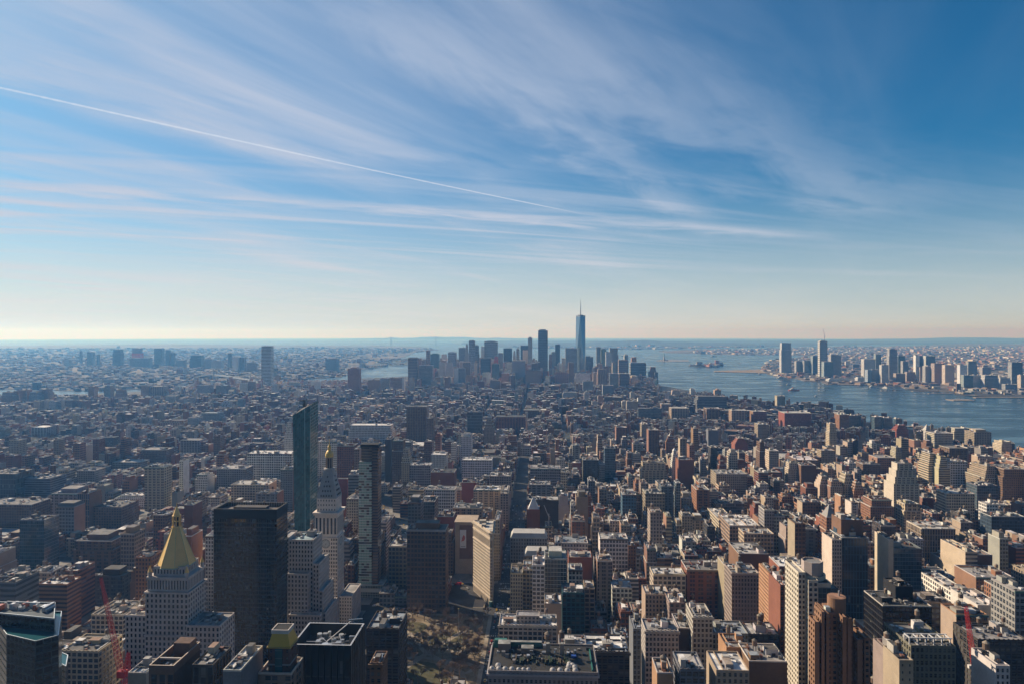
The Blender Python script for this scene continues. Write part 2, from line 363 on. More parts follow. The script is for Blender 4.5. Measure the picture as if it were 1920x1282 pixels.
def block(sink, x, y, ang, w_, L, h, style, colr, roofc, r, detail=2, top='', sidep=.5, z0=0.0, lit=None, cellk=1):
    'one building: body with windows, roof with parapet, set-backs, cornice and roof clutter'
    fr = Frame(x, y, ang); cw, chh = CELL[style]; cw *= r.uniform(.85, 1.15); chh *= r.uniform(.95, 1.1); cellk *= 1.22; cw *= cellk; chh *= cellk
    g = z0+sag(x, y); off = r.randint(0, 400)
    side = (style, colr)
    if r.random() < sidep and style not in ('curtain', 'black_wall'): side = ('masonry', vary(r.choice((colr, colr, (.30, .17, .12), (.42, .33, .25))), r))
    side2 = side if r.random() < .5 else (style, colr)
    sides = [None, side2, None, (('punched' if style != 'masonry' else 'masonry'), lit) if lit else side]  # lit: paler left wall, sunlight put into its colour
    tiers = [(0, w_, 0, L, g-2, g+h)]
    if 's' in top:
        k = 2 if 'S' not in top else 4; z = g+h; tiers = []
        zs = [g-2]+[g+h*(.55+.45*(i+1)/k) for i in range(k)]
        for i in range(k):
            e = i*min(w_, L)*.085; tiers.append((e, w_-e, e*.7, L-e, zs[i] if i == 0 else zs[i], zs[i+1] if i < k-1 else g+h))
    par = .9 if detail > 0 else 0
    for (u0, u1, v0, v1, za, zb) in tiers:
        sink.part('wall').prism(fr.quad(u0, u1, v0, v1), za, zb, style, colr, None if detail > 0 else 'roofing', roofc, cw, chh, sides, off)
        if detail > 0:
            q = fr.quad(u0, u1, v0, v1); rm = sink.part('roof'); ins = inset(q, .45)
            pc = vary(r.choice((colr, (.55, .52, .48))), r)
            rm.face([(a, b_, zb) for a, b_ in ins], 'roofing', roofc)
            for i in range(4):
                a, b_, c_, d_ = q[i], q[(i+1) % 4], ins[i], ins[(i+1) % 4]
                rm.face([(*a, zb), (*b_, zb), (*b_, zb+par), (*a, zb+par)], 'masonry', pc)
                rm.face([(*a, zb+par), (*b_, zb+par), (*d_, zb+par), (*c_, zb+par)], 'masonry', vary(pc, r, .05))
                rm.face([(*d_, zb), (*c_, zb), (*c_, zb+par), (*d_, zb+par)], 'masonry', pc)
    u0, u1, v0, v1, za, zb = tiers[-1]
    if detail > 1 and ('c' in top or (style in ('punched', 'paired', 'loft') and r.random() < .5)):
        cc = vary(r.choice((colr, (.5, .47, .42), (.16, .22, .19), (.2, .15, .12))), r)
        sink.part('cornice').box(u0-.5, u1+.5, v0-.9, v0-.03, zb-1.3, zb+.4, fr, 'masonry', cc)
    rf = Frame(*fr.p(u0, v0), ang); w2, L2 = u1-u0, v1-v0
    if 'p' in top:
        q = fr.quad(u0+w2*.1, u1-w2*.1, v0+L2*.1, v1-L2*.1); cx_, cy_ = fr.p((u0+u1)/2, (v0+v1)/2)
        sink.part('spire').taper(q, zb, [(cx_+(a-cx_)*.05, cy_+(b_-cy_)*.05) for a, b_ in q], zb+min(w2, L2)*.9, 'masonry', roofc)
    elif 'm' in top:
        q = fr.quad(u0, u1, v0, v1); sink.part('mansard').taper(q, zb, inset(q, min(3, min(w2, L2)*.2)), zb+min(5.5, min(w2, L2)*.3), 'masonry', roofc)
    elif 'd' in top:
        cx_, cy_ = fr.p(w_/2, L/2); sink.part('drum').cyl(cx_, cy_, min(w2, L2)*.33, zb, zb+7, 'masonry', colr, 20)
    elif 'P' in top:
        sink.part('penthouse').box(u0+w2*.2, u0+w2*.8, v0+L2*.2, v0+L2*.8, zb+.01, zb+7, rf if False else fr, 'masonry', vary(colr, r), 'roofing', roofc)
        clutter(sink, rf, w2*.3, L2, zb, r, detail, top, colr)
    else:
        clutter(sink, rf, w2, L2, zb, r, detail, top, colr)
    if 'a' in top:
        p = fr.p(w_/2, L/2); sink.part('antenna').beam((*p, zb), (*p, zb+h*.2), .7, 'metal', (.5, .5, .5), .2)
    return fr
# ---- facade with real recessed openings, the panes as window parts
PANES = {}
def facade(thing, mm, p, q, z0, z1, nu, nv, colr, fu=.5, fv=.55, dep=.35, mat='masonry', share=None, gone=None):
    'wall p>q (outside to the right) with nu x nv openings; returns pane records'
    p, q = Vector((p[0], p[1])), Vector((q[0], q[1])); ln = (q-p).length; t_ = (q-p)/ln; nrm = Vector((t_.y, -t_.x))
    cu, cv = ln/nu, (z1-z0)/nv; wu, wv = cu*fu, cv*fv; e = (cu-wu)/2; sill = (cv-wv)*.55
    P = lambda u, z, k=0.0: (p.x+t_.x*u-nrm.x*k, p.y+t_.y*u-nrm.y*k, z)
    def fc(a, b_, c_, d_): mm.face([a, b_, c_, d_], mat, colr)
    for j in range(nv):
        zb = z0+j*cv; s0, s1 = zb+sill, zb+sill+wv
        fc(P(0, zb), P(ln, zb), P(ln, s0), P(0, s0)); fc(P(0, s1), P(ln, s1), P(ln, zb+cv), P(0, zb+cv))
        for i in range(nu+1):
            a = 0 if i == 0 else i*cu-e; b_ = ln if i == nu else i*cu+e
            fc(P(a, s0), P(b_, s0), P(b_, s1), P(a, s1))
        for i in range(nu):
            a, b_ = i*cu+e, (i+1)*cu-e
            fc(P(a, s0), P(b_, s0), P(b_, s0, dep), P(a, s0, dep)); fc(P(b_, s1), P(a, s1), P(a, s1, dep), P(b_, s1, dep))
            fc(P(a, s1), P(a, s0), P(a, s0, dep), P(a, s1, dep)); fc(P(b_, s0), P(b_, s1), P(b_, s1, dep), P(b_, s0, dep))
            c_ = P((a+b_)/2, (s0+s1)/2, dep); thing.panes.append((c_, wu, wv, math.atan2(t_.y, t_.x), nrm))
def finish_panes(thing, most=100, mat='pane'):
    cpos = Vector((0, 0, CAMH))
    def size(p):
        v_ = cpos-Vector(p[0]); d = v_.length
        inview = abs(p[0][0]/p[0][1]) < .76 and (CAMH-p[0][2])/p[0][1] < .52
        return (p[1]*p[2]*max(0, Vector((p[4].x, p[4].y, 0)).dot(v_)/d)/(d*d)) if inview else 0
    ps = sorted(thing.panes, key=size, reverse=True)
    for (c_, wu, wv, a, nr) in ps[:most]:
        key = (round(wu, 2), round(wv, 2), mat)
        if key not in PANES:
            mm = M(); 
            mm.face([(-wu/2, 0, -wv/2), (wu/2, 0, -wv/2), (wu/2, 0, wv/2), (-wu/2, 0, wv/2)], mat, (.1, .1, .1))
            for z in (0,): mm.face([(-wu/2, -.06, z-.06), (wu/2, -.06, z-.06), (wu/2, -.06, z+.06), (-wu/2, -.06, z+.06)], 'paint', (.35, .34, .32))
            o = mm.build('window'); PANES[key] = o.data
        else:
            o = bpy.data.objects.new('window', PANES[key]); col.objects.link(o)
        o.parent = thing.root; o.location = Vector(c_)-Vector(thing.loc); o.rotation_euler = (0, 0, a)
    if ps[most:]:
        mm = M()
        for (c_, wu, wv, a, nr) in ps[most:]:
            dx_, dy_ = math.cos(a)*wu/2, math.sin(a)*wu/2; x, y, z = c_
            mm.face([(x-dx_, y-dy_, z-wv/2), (x+dx_, y+dy_, z-wv/2), (x+dx_, y+dy_, z+wv/2), (x-dx_, y-dy_, z+wv/2)], mat, (.1, .1, .1))
        o = mm.build('window', thing.root, thing.loc); o['kind'] = 'stuff'

# ------------------------------------------------------------------ sea, land, streets, park
def noisy_mat(name, c1_, c2_, sc_, rough=.9, c3_=None, k=(.38, .62)):
    m, t, b = principled(name, None, rough); g = t.n('ShaderNodeNewGeometry').outputs['Position']
    c_ = t.mix(t.ss(t.noise(g, sc_, 7, .62), *k), c1_, c2_)
    if c3_: c_ = t.mix(t.ss(t.noise(g, sc_*11, 4, .6), .55, .72), c_, c3_)
    t.put(b.inputs['Base Color'], c_); return m
m, t, b = principled('sea_water', (.018, .05, .075), .22)
g_ = t.n('ShaderNodeNewGeometry').outputs['Position']
gx, gy, _ = t.sep(g_)
n1 = t.noise(t.xyz(t.m('MULTIPLY', gx, .35), gy, 0), .012, 8, .62, .6); n2 = t.noise(t.xyz(gx, t.m('MULTIPLY', gy, .6), 0), .09, 4, .6)
bp = t.n('ShaderNodeBump'); bp.inputs['Strength'].default_value = .14; bp.inputs['Distance'].default_value = 1.2
t.put(bp.inputs['Height'], t.m('ADD', n1, t.m('MULTIPLY', n2, .35))); t.put(b.inputs['Normal'], bp.outputs[0])
t.put(b.inputs['Base Color'], t.mix(t.ss(n1, .4, .62), (.026, .044, .06), (.045, .07, .085)))
t.put(b.inputs['Roughness'], t.m('ADD', .16, t.m('MULTIPLY', t.ss(n1, .35, .65), .25)))
noisy_mat('asphalt', (.030, .030, .032), (.06, .058, .055), .05, .85, (.085, .08, .075))
noisy_mat('concrete', (.17, .165, .155), (.26, .25, .235), .04, .9)
noisy_mat('park_soil', (.17, .13, .085), (.33, .27, .18), .035, .95, (.10, .085, .05))
noisy_mat('path_paving', (.30, .26, .20), (.42, .37, .30), .05, .9)
noisy_mat('lawn', (.055, .06, .025), (.12, .105, .05), .06, .95)
noisy_mat('far_land', (.045, .045, .042), (.16, .13, .10), .0011, .95, (.34, .33, .31))
noisy_mat('marsh', (.20, .15, .10), (.33, .25, .16), .001, .95)
noisy_mat('woodland', (.035, .045, .035), (.07, .075, .055), .0006, .95)
sm = M(); ns = 128; rings = [0.0]+[200*1.16**i for i in range(42)]
for i in range(len(rings)-1):
    for j in range(ns):
        a, b_ = 2*math.pi*j/ns, 2*math.pi*(j+1)/ns; r0, r1 = rings[i], min(rings[i+1], 95000)
        p = lambda r_, a_: (r_*math.cos(a_), r_*math.sin(a_), -2.6-r_*r_/(2*EARTH))
        if i == 0: sm.face([p(0, 0), p(r1, a), p(r1, b_)], 'sea_water', (0, 0, 0))
        elif r1 > r0: sm.face([p(r0, a), p(r1, a), p(r1, b_), p(r0, b_)], 'sea_water', (0, 0, 0))
o = sm.build('water'); tag(o, kind='structure')
for p_ in o.data.polygons: p_.use_smooth = True
def land(name, pts, mat, z=0.0, lift=None, maxe=900, kind='structure', world_pts=False, skirt=4):
    P = pts if world_pts else [ground_from(*q) for q in pts]
    bm = bmesh.new(); vs = [bm.verts.new((x, y, 0)) for x, y in P]
    es = [bm.edges.new((vs[i], vs[(i+1) % len(vs)])) for i in range(len(vs))]
    f_ = bm.faces.new(vs); bmesh.ops.triangulate(bm, faces=[f_])
    for it in range(9):
        long_ = [e for e in bm.edges if e.calc_length() > max(maxe, .10*math.hypot(*(e.verts[0].co+e.verts[1].co)[:2])/2)]
        if not long_: break
        bmesh.ops.subdivide_edges(bm, edges=long_, cuts=1); bmesh.ops.triangulate(bm, faces=bm.faces[:])
    bnd = [e for e in bm.edges if len(e.link_faces) == 1]
    for v_ in bm.verts: v_.co.z = sag(v_.co.x, v_.co.y)+z+(lift(v_.co.x, v_.co.y) if lift else 0)
    ret = bmesh.ops.extrude_edge_only(bm, edges=bnd)
    for v_ in [g for g in ret['geom'] if isinstance(g, bmesh.types.BMVert)]: v_.co.z -= skirt
    bmesh.ops.recalc_face_normals(bm, faces=bm.faces[:])
    up = sum(f.normal.z for f in bm.faces)
    if up < 0: bmesh.ops.reverse_faces(bm, faces=bm.faces[:])
    me = bpy.data.meshes.new(name); bm.to_mesh(me); bm.free(); me.materials.append(MATS[mat])
    o = bpy.data.objects.new(name, me); col.objects.link(o); tag(o, kind=kind); return P, o
def inside(P, x, y):
    r_ = False; n = len(P)
    for i in range(n):
        (x1, y1), (x2, y2) = P[i], P[(i+1) % n]
        if (y1 > y) != (y2 > y) and x < (x2-x1)*(y-y1)/(y2-y1)+x1: r_ = not r_
    return r_
east = [(-20, 745), (60, 741), (90, 740), (200, 736.5), (265, 733), (400, 726), (480, 722), (560, 718.5), (620, 717), (690, 708), (760, 705), (850, 702), (960, 700), (1080, 700), (1165, 703)]
west = [(1240, 722), (1290, 731), (1360, 752), (1440, 767), (1500, 768), (1560, 772), (1620, 790), (1700, 803), (1790, 818), (1860, 832), (1925, 850)]
MANH = [ground_from(*q) for q in east+west]
x0_, y0_ = MANH[0]; x1_, y1_ = MANH[-1]
MANH += [(2300, 1500), (2300, -150), (-2300, -150), (x0_-900, y0_-700)]
land('ground', MANH, 'asphalt', 0, world_pts=True, maxe=400)
BROOK, _ = land('ground', [(-60, 733.5), (0, 729), (80, 729.5), (130, 731.5), (200, 731), (265, 728), (330, 722), (420, 716), (480, 713.5), (560, 713), (590, 709), (640, 706), (655, 700), (625, 698), (640, 693), (690, 691), (716, 688), (722, 685),
    (650, 687), (640, 681), (700, 679), (770, 674), (740, 672), (640, 674), (660, 671), (760, 668), (700, 666), (780, 660), (826, 656), (790, 650), (700, 648), (560, 647.5), (480, 648), (300, 645), (120, 647), (-200, 650)], 'far_land', 0)
GOV, _ = land('ground', [(700, 683), (740, 685), (800, 684), (862, 678), (850, 671), (800, 669.5), (740, 672), (706, 677)], 'woodland', 1)
LIB, _ = land('ground', [(1230, 676.6), (1260, 678), (1294, 677.5), (1290, 674.5), (1258, 673.6), (1234, 674.6)], 'concrete', 1)
ELL, _ = land('ground', [(1290, 685.5), (1310, 688), (1345, 687.5), (1356, 685), (1346, 682), (1312, 681.5)], 'woodland', 1)
NJ, _ = land('ground', [(1960, 748), (1925, 745), (1860, 743.5), (1810, 741), (1760, 732), (1700, 729), (1690, 724), (1640, 722.5), (1600, 721), (1552, 720), (1540, 715), (1508, 713.5), (1490, 708), (1462, 706), (1440, 701), (1425, 692),
    (1432, 683), (1448, 674), (1500, 670), (1560, 669), (1480, 665), (1380, 665), (1250, 661), (1232, 657.5), (1300, 655), (1420, 654), (1500, 650.5), (1700, 649), (1800, 644), (2050, 645)], 'far_land', 0)
land('ground', [(1426, 692), (1400, 693), (1338, 694.6), (1340, 696.5), (1400, 697), (1438, 699)], 'marsh', .6)
STAT, _ = land('ground', [(950, 651), (1000, 652.5), (1100, 654), (1200, 655), (1300, 653), (1440, 650), (1560, 647), (1900, 643), (2000, 639), (1500, 637), (1200, 637), (960, 638), (868, 641), (864, 645.5), (900, 647.5)], 'woodland', 1)
def ridge(name, x0, x1, d0, d1, top, seed, mat='woodland'):
    'a long low ridge of real height far off'
    r_ = random.Random(seed); mm = M(); nx, ny = 60, 8; ph = [r_.uniform(0, 6) for _ in range(4)]
    def pt(i, j):
        x = x0+(x1-x0)*i/nx; y = d0+(d1-d0)*j/ny
        e = math.sin(math.pi*i/nx)**.6*math.sin(math.pi*j/ny)
        hh = top*e*(.72+.16*math.sin(i*.21+ph[0])+.10*math.sin(i*.53+ph[1])+.05*math.sin(i*1.3+ph[2]))
        return (x, y, sag(x, y)-1+max(0, hh))
    for i in range(nx):
        for j in range(ny): mm.face([pt(i, j), pt(i+1, j), pt(i+1, j+1), pt(i, j+1)], mat, (0, 0, 0))
    return tag(mm.build(name), kind='structure')
ridge('hills', 400, 6500, 16500, 21500, 118, 3)
ridge('hills', -9500, 1200, 36000, 44000, 150, 4)
ridge('hills', 17000, 38000, 30000, 40000, 175, 5)
# street grid: raised pavements round every block
AVE = [-4200, -3900, -3600, -3300, -3000, -2700, -2430, -2190, -1960, -1730, -1500, -1280, -1060, -850, -640, -490, -340, -188, -42, 285, 550, 800, 1060, 1320, 1580, 1840, 2100]
STREET0 = 785; STEP = 75.0
STS = [STREET0+STEP*k for k in range(-9, 14)]
PARK = (-174, -58, 560, 772)
BW0, BW1 = Vector((118, 470)), Vector((-285, 1345))
def near_broadway(x, y, k=0):
    if y > 1350 or y < 380: return False
    d = (BW1-BW0).normalized(); q = Vector((x, y))-BW0; return abs(q.x*d.y-q.y*d.x) < 13+k
def overlap(a, b_): return a[0] < b_[1] and b_[0] < a[1] and a[2] < b_[3] and b_[2] < a[3]
UNION = (-305, -180, 1270, 1440)
PLAZA = (-100, -10, 760, 850)
BLOCKS = []
pm = M()
for i in range(len(AVE)-1):
    for j in range(len(STS)-1):
        a0, a1 = AVE[i]+14, AVE[i+1]-14; b0, b1 = STS[j]+8.5, STS[j+1]-8.5
        if AVE[i] == -350 and b0 > 850 and b1 < 5000: pass
        BLOCKS.append((a0, a1, b0, b1))
fr0 = Frame(0, 0)
for bl in BLOCKS:
    x, y = xy((bl[0]+bl[1])/2, (bl[2]+bl[3])/2)
    if overlap(bl, PARK) or overlap(bl, UNION) or overlap(bl, PLAZA) or not inside(MANH, x, y) or abs(x) > .9*y+200: continue
    z = sag(x, y); pm.box(*bl, z-.5, z+.15, fr0, 'concrete', (0, 0, 0))
tag(pm.build('pavement'), kind='structure')
# Madison Square park and the crossing before the wedge
a0, a1, b0, b1 = PARK
mm = M(); mm.box(a0, a1, b0, b1, -.4, .15, fr0, 'park_soil', (0, 0, 0)); tag(mm.build('park_ground'), kind='structure')
pxy = lambda a, b_: xy(a*1.05+40, b_)
mm = M()
for (u, v_, ru, rv) in ((-150, 625, 30, 34), (-130, 705, 20, 22), (-172, 735, 16, 14)):
    n = 28; c_ = [pxy(u+ru*math.cos(2*math.pi*i/n), v_+rv*math.sin(2*math.pi*i/n)) for i in range(n)]
    mm.face([(*p, .158) for p in c_], 'lawn', (0, 0, 0))
tag(mm.build('lawn'), kind='structure')
mm = M()
def strip(mm, pts, wd, z, mat):
    for (p, q) in zip(pts[:-1], pts[1:]):
        p, q = Vector(p), Vector(q); d = (q-p).normalized(); n_ = Vector((-d.y, d.x))*wd/2; e = d*wd*.3
        A = [p-n_-e, q-n_+e, q+n_+e, p+n_-e]; mm.face([(*pxy(*v_), z) for v_ in A], mat, (0, 0, 0)); z += .0006
    return z
z = strip(mm, [(-200, 566), (-165, 640), (-140, 690), (-95, 770)], 6, .163, 'path_paving')
z = strip(mm, [(-92, 570), (-110, 640), (-150, 680), (-200, 770)], 5, z, 'path_paving')
z = strip(mm, [(-196, 660), (-150, 668), (-92, 650)], 4.5, z, 'path_paving')
z = strip(mm, [(-197, 569), (-197, 769), (-93, 769), (-93, 569), (-197, 569)], 4, z, 'path_paving')
for (u, v_, rr) in ((-112, 648, 13), (-120, 690, 11), (-150, 752, 9)):
    n = 32
    for i in range(n):
        t0, t1 = 2*math.pi*i/n, 2*math.pi*(i+1)/n
        q = [(rr*math.cos(t0), rr*math.sin(t0)), (rr*math.cos(t1), rr*math.sin(t1))]
        mm.face([(*pxy(u+q[0][0]*.72, v_+q[0][1]*.72), z), (*pxy(u+q[0][0], v_+q[0][1]), z), (*pxy(u+q[1][0], v_+q[1][1]), z), (*pxy(u+q[1][0]*.72, v_+q[1][1]*.72), z)], 'path_paving', (0, 0, 0))
    z += .001
tag(mm.build('path'), kind='structure')
mm = M()
for bl in ((-40, -22, 742, 790), (-80, -66, 790, 815)): 
    mm.box(*bl, .0, .16, fr0, 'path_paving', (0, 0, 0))
tag(mm.build('plaza_paving'), kind='structure')
# painted lanes and crossings
principled('road_paint', (.55, .54, .5), .7)
mm = M()
for a in (-49, -42, -35):
    for b_ in range(560, 1300, 9): mm.box(a-.09, a+.09, b_, b_+3.5, .002, .006, fr0, 'road_paint', (0, 0, 0))
for s_ in STS[2:14]:
    for a_c in (-42, 285):
        for sgn in (-1, 1):
            for k in range(-5, 6): mm.box(a_c+k*2.2-.5, a_c+k*2.2+.5, s_+sgn*8.5-1.6, s_+sgn*8.5+1.6, .002, .007, fr0, 'road_paint', (0, 0, 0))
tag(mm.build('road_marking'), kind='structure')

# ------------------------------------------------------------------ the landmark buildings
FOOT, CAPS, VISB = [], [], []          # taken footprints (grid), sight caps, visible boxes for labels
def take(poly, k=2.0):
    A = [ab(*p) for p in poly]; FOOT.append((min(a for a, _ in A)-k, max(a for a, _ in A)+k, min(b_ for _, b_ in A)-k, max(b_ for _, b_ in A)+k))
def cap(xl, xr, yb, d): CAPS.append((xl, xr, yb, d))
NB = 0
def hero(name, label, cat, xl, d, group=None):
    t_ = Thing(name, (at(xl, d), d, sag(at(xl, d), d)), label, cat, group); t_.panes = []; return t_
def wallbox(t_, fr, u0, u1, v0, v1, z0, z1, colr, cw=3.2, chh=3.6, fu=.45, fv=.5, part='wall', roofc=(.35, .34, .33), par=1.0, sides=(1, 1, 1, 1), dep=.35, k=0):
    'four facades with recessed windows, plus roof and parapet'
    q = fr.quad(u0, u1, v0, v1); mm = t_.part(part, k)
    for i in range(4):
        p, r_ = q[i], q[(i+1) % 4]; ln = math.dist(p, r_)
        if sides[i] and i != 2: facade(t_, mm, p, r_, z0, z1, max(1, round(ln/cw)), max(1, round((z1-z0)/chh)), colr, fu, fv, dep)
        elif i == 2: mm.wall(p, r_, z0, z1, 'punched', colr, cw, chh)
        else: mm.wall(p, r_, z0, z1, 'masonry', colr)
    if roofc is not None:
        rm = t_.part('roof', k); rm.prism(q, z1-.02, z1, 'masonry', colr, 'roofing', roofc, par=par)
def base_poly(fr, w_, L): take(fr.quad(0, w_, 0, L))

# gold pyramid tower -------------------------------------------------
d = 540; X = at(271, d); fr = Frame(X, d); k = d/F
t_ = hero('office_tower', 'pale stone office tower topped by a tall gilded pyramid with a lantern', 'tower', 271, d)
st = (.60, .54, .50); W_ = 35.5; L = 30; H1 = hgt(1085, d)
wallbox(t_, fr, 0, W_, 0, L, -2, 80, st, 3.5, 4.4, .50, .62); wallbox(t_, fr, .4, W_-.4, .4, L-.4, 80, H1-11, st, 3.5, 4.4, .50, .62, k=1)
t_.part('cornice', 0).box(-.5, W_+.5, -.5, L+.5, 79.3, 80.6, fr, 'masonry', st); t_.part('cornice', 1).box(-.4, W_+.4, -.4, L+.4, H1-11.5, H1-10, fr, 'masonry', st)
wallbox(t_, fr, 1.5, W_-1.5, 1.5, L-1.5, H1-10, H1, st, 2.4, 9.5, .45, .72, k=2); t_.part('cornice', 2).box(.8, W_-.8, .8, L-.8, H1, H1+1.4, fr, 'masonry', st)
wallbox(t_, fr, 5, W_-5, 4, L-4, H1+1.4, hgt(1066, d), st, 2.6, 4.5, .4, .55, k=3)
cxp, cyp = fr.p(W_/2, L/2); R1 = 14.2; z1, z2, z3, z4 = hgt(1066, d), hgt(997, d), hgt(972, d), hgt(951, d)
def octo(cx_, cy_, r_, n=8, ph=math.pi/8): return [(cx_+r_*math.cos(ph+2*math.pi*i/n-THETA), cy_+r_*math.sin(ph+2*math.pi*i/n-THETA)) for i in range(n)]
gp = t_.part('pyramid_roof'); goldc = (.99, .66, .24)
gp.taper(octo(cxp, cyp, R1), z1, octo(cxp, cyp, 3.4), z2, 'gold', goldc)
for i in range(8):
    a, b_ = octo(cxp, cyp, R1+.1)[i], octo(cxp, cyp, 3.5)[i]; gp.beam((*a, z1), (*b_, z2), .28, 'gold', (.75, .6, .25))
gp.prism(octo(cxp, cyp, R1+.5), z1-.8, z1, 'gold', (.35, .45, .42), 'gold')
ln_ = t_.part('lantern')
ln_.prism(octo(cxp, cyp, 3.8), z2, z2+1, 'gold', goldc, 'gold'); ln_.prism(octo(cxp, cyp, 1.9), z2+1, z2+9, 'masonry', (.05, .045, .04), None)
for p in octo(cxp, cyp, 3.0): ln_.beam((*p, z2+1), (*p, z2+9), .42, 'gold', goldc)
ln_.prism(octo(cxp, cyp, 3.4), z2+5, z2+5.5, 'gold', goldc, 'gold'); ln_.prism(octo(cxp, cyp, 3.4), z2+9, z2+9.8, 'gold', goldc, 'gold'); ln_.taper(octo(cxp, cyp, 2.9), z2+9.8, octo(cxp, cyp, .6), z4-3, 'gold', goldc)
t_.part('finial').beam((cxp, cyp, z4-3), (cxp, cyp, z4+1), .45, 'gold', goldc, .1)
for (u, v_) in ((2.8, 2.8), (W_-2.8, 2.8), (2.8, L-2.8), (W_-2.8, L-2.8)):
    q = fr.p(u, v_); tm = t_.part('turret', (u, v_)); tm.prism(octo(*q, 1.6), H1, H1+5, 'masonry', st, 'masonry'); tm.taper(octo(*q, 1.7), H1+5, octo(*q, .1), H1+10, 'gold', goldc)
wallbox(t_, fr, -17, -.1, 2, L, -2, hgt(1153, d+4), st, 3.5, 4.4, .50, .62, part='wing', k=0); wallbox(t_, fr, W_+.1, W_+27, -4, 22, -2, hgt(1168, d), st, 3.5, 4.4, .50, .62, part='wing', k=1)
clutter(t_, Frame(*fr.p(-17, 2)), 15, L-3, hgt(1153, d+4), random.Random(1), 2); clutter(t_, Frame(*fr.p(W_+1, -4)), 24, 24, hgt(1168, d), random.Random(2), 2)
take(fr.quad(-17, W_+27, -4, 40)); cap(232, 428, 1270, d); finish_panes(t_); t_.done()
# black slab -------------------------------------------------
d = 620; fr = Frame(at(401, d), d); W_ = 58; L = 26; z1 = hgt(953, d)
t_ = hero('office_tower', 'broad black glass office slab, the darkest tower beside the gilded pyramid', 'tower', 401, d)
t_.part('wall').prism(fr.quad(0, W_, 0, L), -2, z1-9, 'black_wall', (.020, .018, .018), None, cw=1.9, chh=3.8)
t_.part('parapet').prism(fr.quad(-.15, W_+.15, -.15, L+.15), z1-9, z1, 'masonry', (.022, .020, .020), None)
q = fr.quad(-.15, W_+.15, -.15, L+.15); ins = inset(q, 1.2); pp = t_.part('parapet')
for i in range(4):
    j = (i+1) % 4; pp.face([(*q[i], z1), (*q[j], z1), (*ins[j], z1), (*ins[i], z1)], 'masonry', (.05, .045, .04)); pp.face([(*ins[j], z1-3.5), (*ins[i], z1-3.5), (*ins[i], z1), (*ins[j], z1)], 'masonry', (.06, .05, .045))
t_.part('roof').face([(*p, z1-3.5) for p in ins], 'roofing', (.16, .14, .13))
for i in range(34): t_.part('roof_fence').box(2+i*1.65, 2.5+i*1.65, L-2.6, L-2.2, z1-3.5, z1+.5, fr, 'metal', (.35, .33, .3))
for i in range(25):
    t_.part('mullion', i).box(i*(W_/24)-.12, i*(W_/24)+.12, -.32, -.02, -2, z1-9, fr, 'metal', (.035, .032, .03))
t_.part('bulkhead').box(14, 44, 9, 18, z1-3.48, z1-.6, fr, 'masonry', (.09, .08, .075), 'roofing')
base_poly(fr, W_, L); cap(401, 540, 1262, d); t_.done()
# clock tower -------------------------------------------------
d = 740; fr = Frame(at(589, d), d); W_ = 25.5; L = 25; k = d/F; st = (.78, .69, .61)
t_ = hero('clock_tower', 'slender white stone clock tower with steep pyramid roof and gilded cupola', 'tower', 589, d)
zc = hgt(958, d); za = hgt(995, d)
wallbox(t_, fr, 0, W_, 0, L, -2, za-7, st, 2.6, 4.2, .56, .60, roofc=None); wallbox(t_, fr, .5, W_-.5, .5, L-.5, za-7, zc-4, st, 4.3, zc-za+3, .50, .72, roofc=None, k=1)
for i, (z, e, hh) in enumerate(((za-7.6, .6, 1.0), (zc-4, .9, 1.6), (zc-2.2, 1.5, 1.2))): t_.part('cornice', i).box(-e, W_+e, -e, L+e, z, z+hh, fr, 'masonry', st)
zu = hgt(933, d+3); wallbox(t_, fr, 2.2, W_-2.2, 2.2, L-2.2, zc-1, zu, st, 3.2, 5, .35, .4, k=2)
zt = hgt(880, d+8); q1 = fr.quad(1.8, W_-1.8, 1.8, L-1.8); cx_, cy_ = fr.p(W_/2, L/2)
q2 = fr.quad(W_/2-4.6, W_/2+4.6, L/2-4.6, L/2+4.6)
pr = t_.part('pyramid_roof'); pr.taper(q1, zu+.02, q2, zt, 'masonry', (.40, .40, .40))
for j in range(5):                                            # rows of dormers
    f_ = (j+.5)/6; zz = zu+(zt-zu)*f_; hw = (W_/2-1.8)*(1-f_)+4.6*f_; n = 5-j if j < 4 else 1
    for i in range(max(1, n)):
        uu = W_/2+(i-(n-1)/2)*2.9
        t_.part('dormer', (j, i)).box(uu-.6, uu+.6, L/2-hw-.5, L/2-hw+1.5, zz-.6, zz+1.3, fr, 'masonry', (.09, .09, .09))
        if n > 1 or 1: t_.part('dormer', (j, i, 1)).box(W_/2+hw-1.5, W_/2+hw+.5, L/2+(i-(n-1)/2)*2.9-.6, L/2+(i-(n-1)/2)*2.9+.6, zz-.6, zz+1.3, fr, 'masonry', (.09, .09, .09))
t_.part('balcony').prism(octo(cx_, cy_, 6.2), zt, zt+1.4, 'masonry', (.42, .41, .40), 'masonry')
zl = hgt(857, d+8); lm = t_.part('lantern'); lm.prism(octo(cx_, cy_, 2.4), zt+1.4, zl, 'masonry', (.10, .08, .07), None)
for p in octo(cx_, cy_, 3.4): lm.beam((*p, zt+1.4), (*p, zl), .6, 'masonry', (.42, .33, .25))
lm.prism(octo(cx_, cy_, 4.4), zl-.8, zl, 'masonry', (.4, .33, .25), 'masonry')
gc = (.85, .58, .17); cu = t_.part('cupola'); prof = [(4.3, 0), (4.6, 1.6), (4.0, 4.2), (2.9, 6.2), (2.2, 7.0), (1.7, 7.4), (1.7, 10.6), (2.0, 11), (1.1, 12.6), (.5, 14), (.25, 19.5)]
for (r0, a_), (r1, b_) in zip(prof[:-1], prof[1:]): cu.taper(octo(cx_, cy_, r0, 12), zl+a_, octo(cx_, cy_, r1, 12), zl+b_, 'gold', gc, None)
zk = hgt(1018, d)
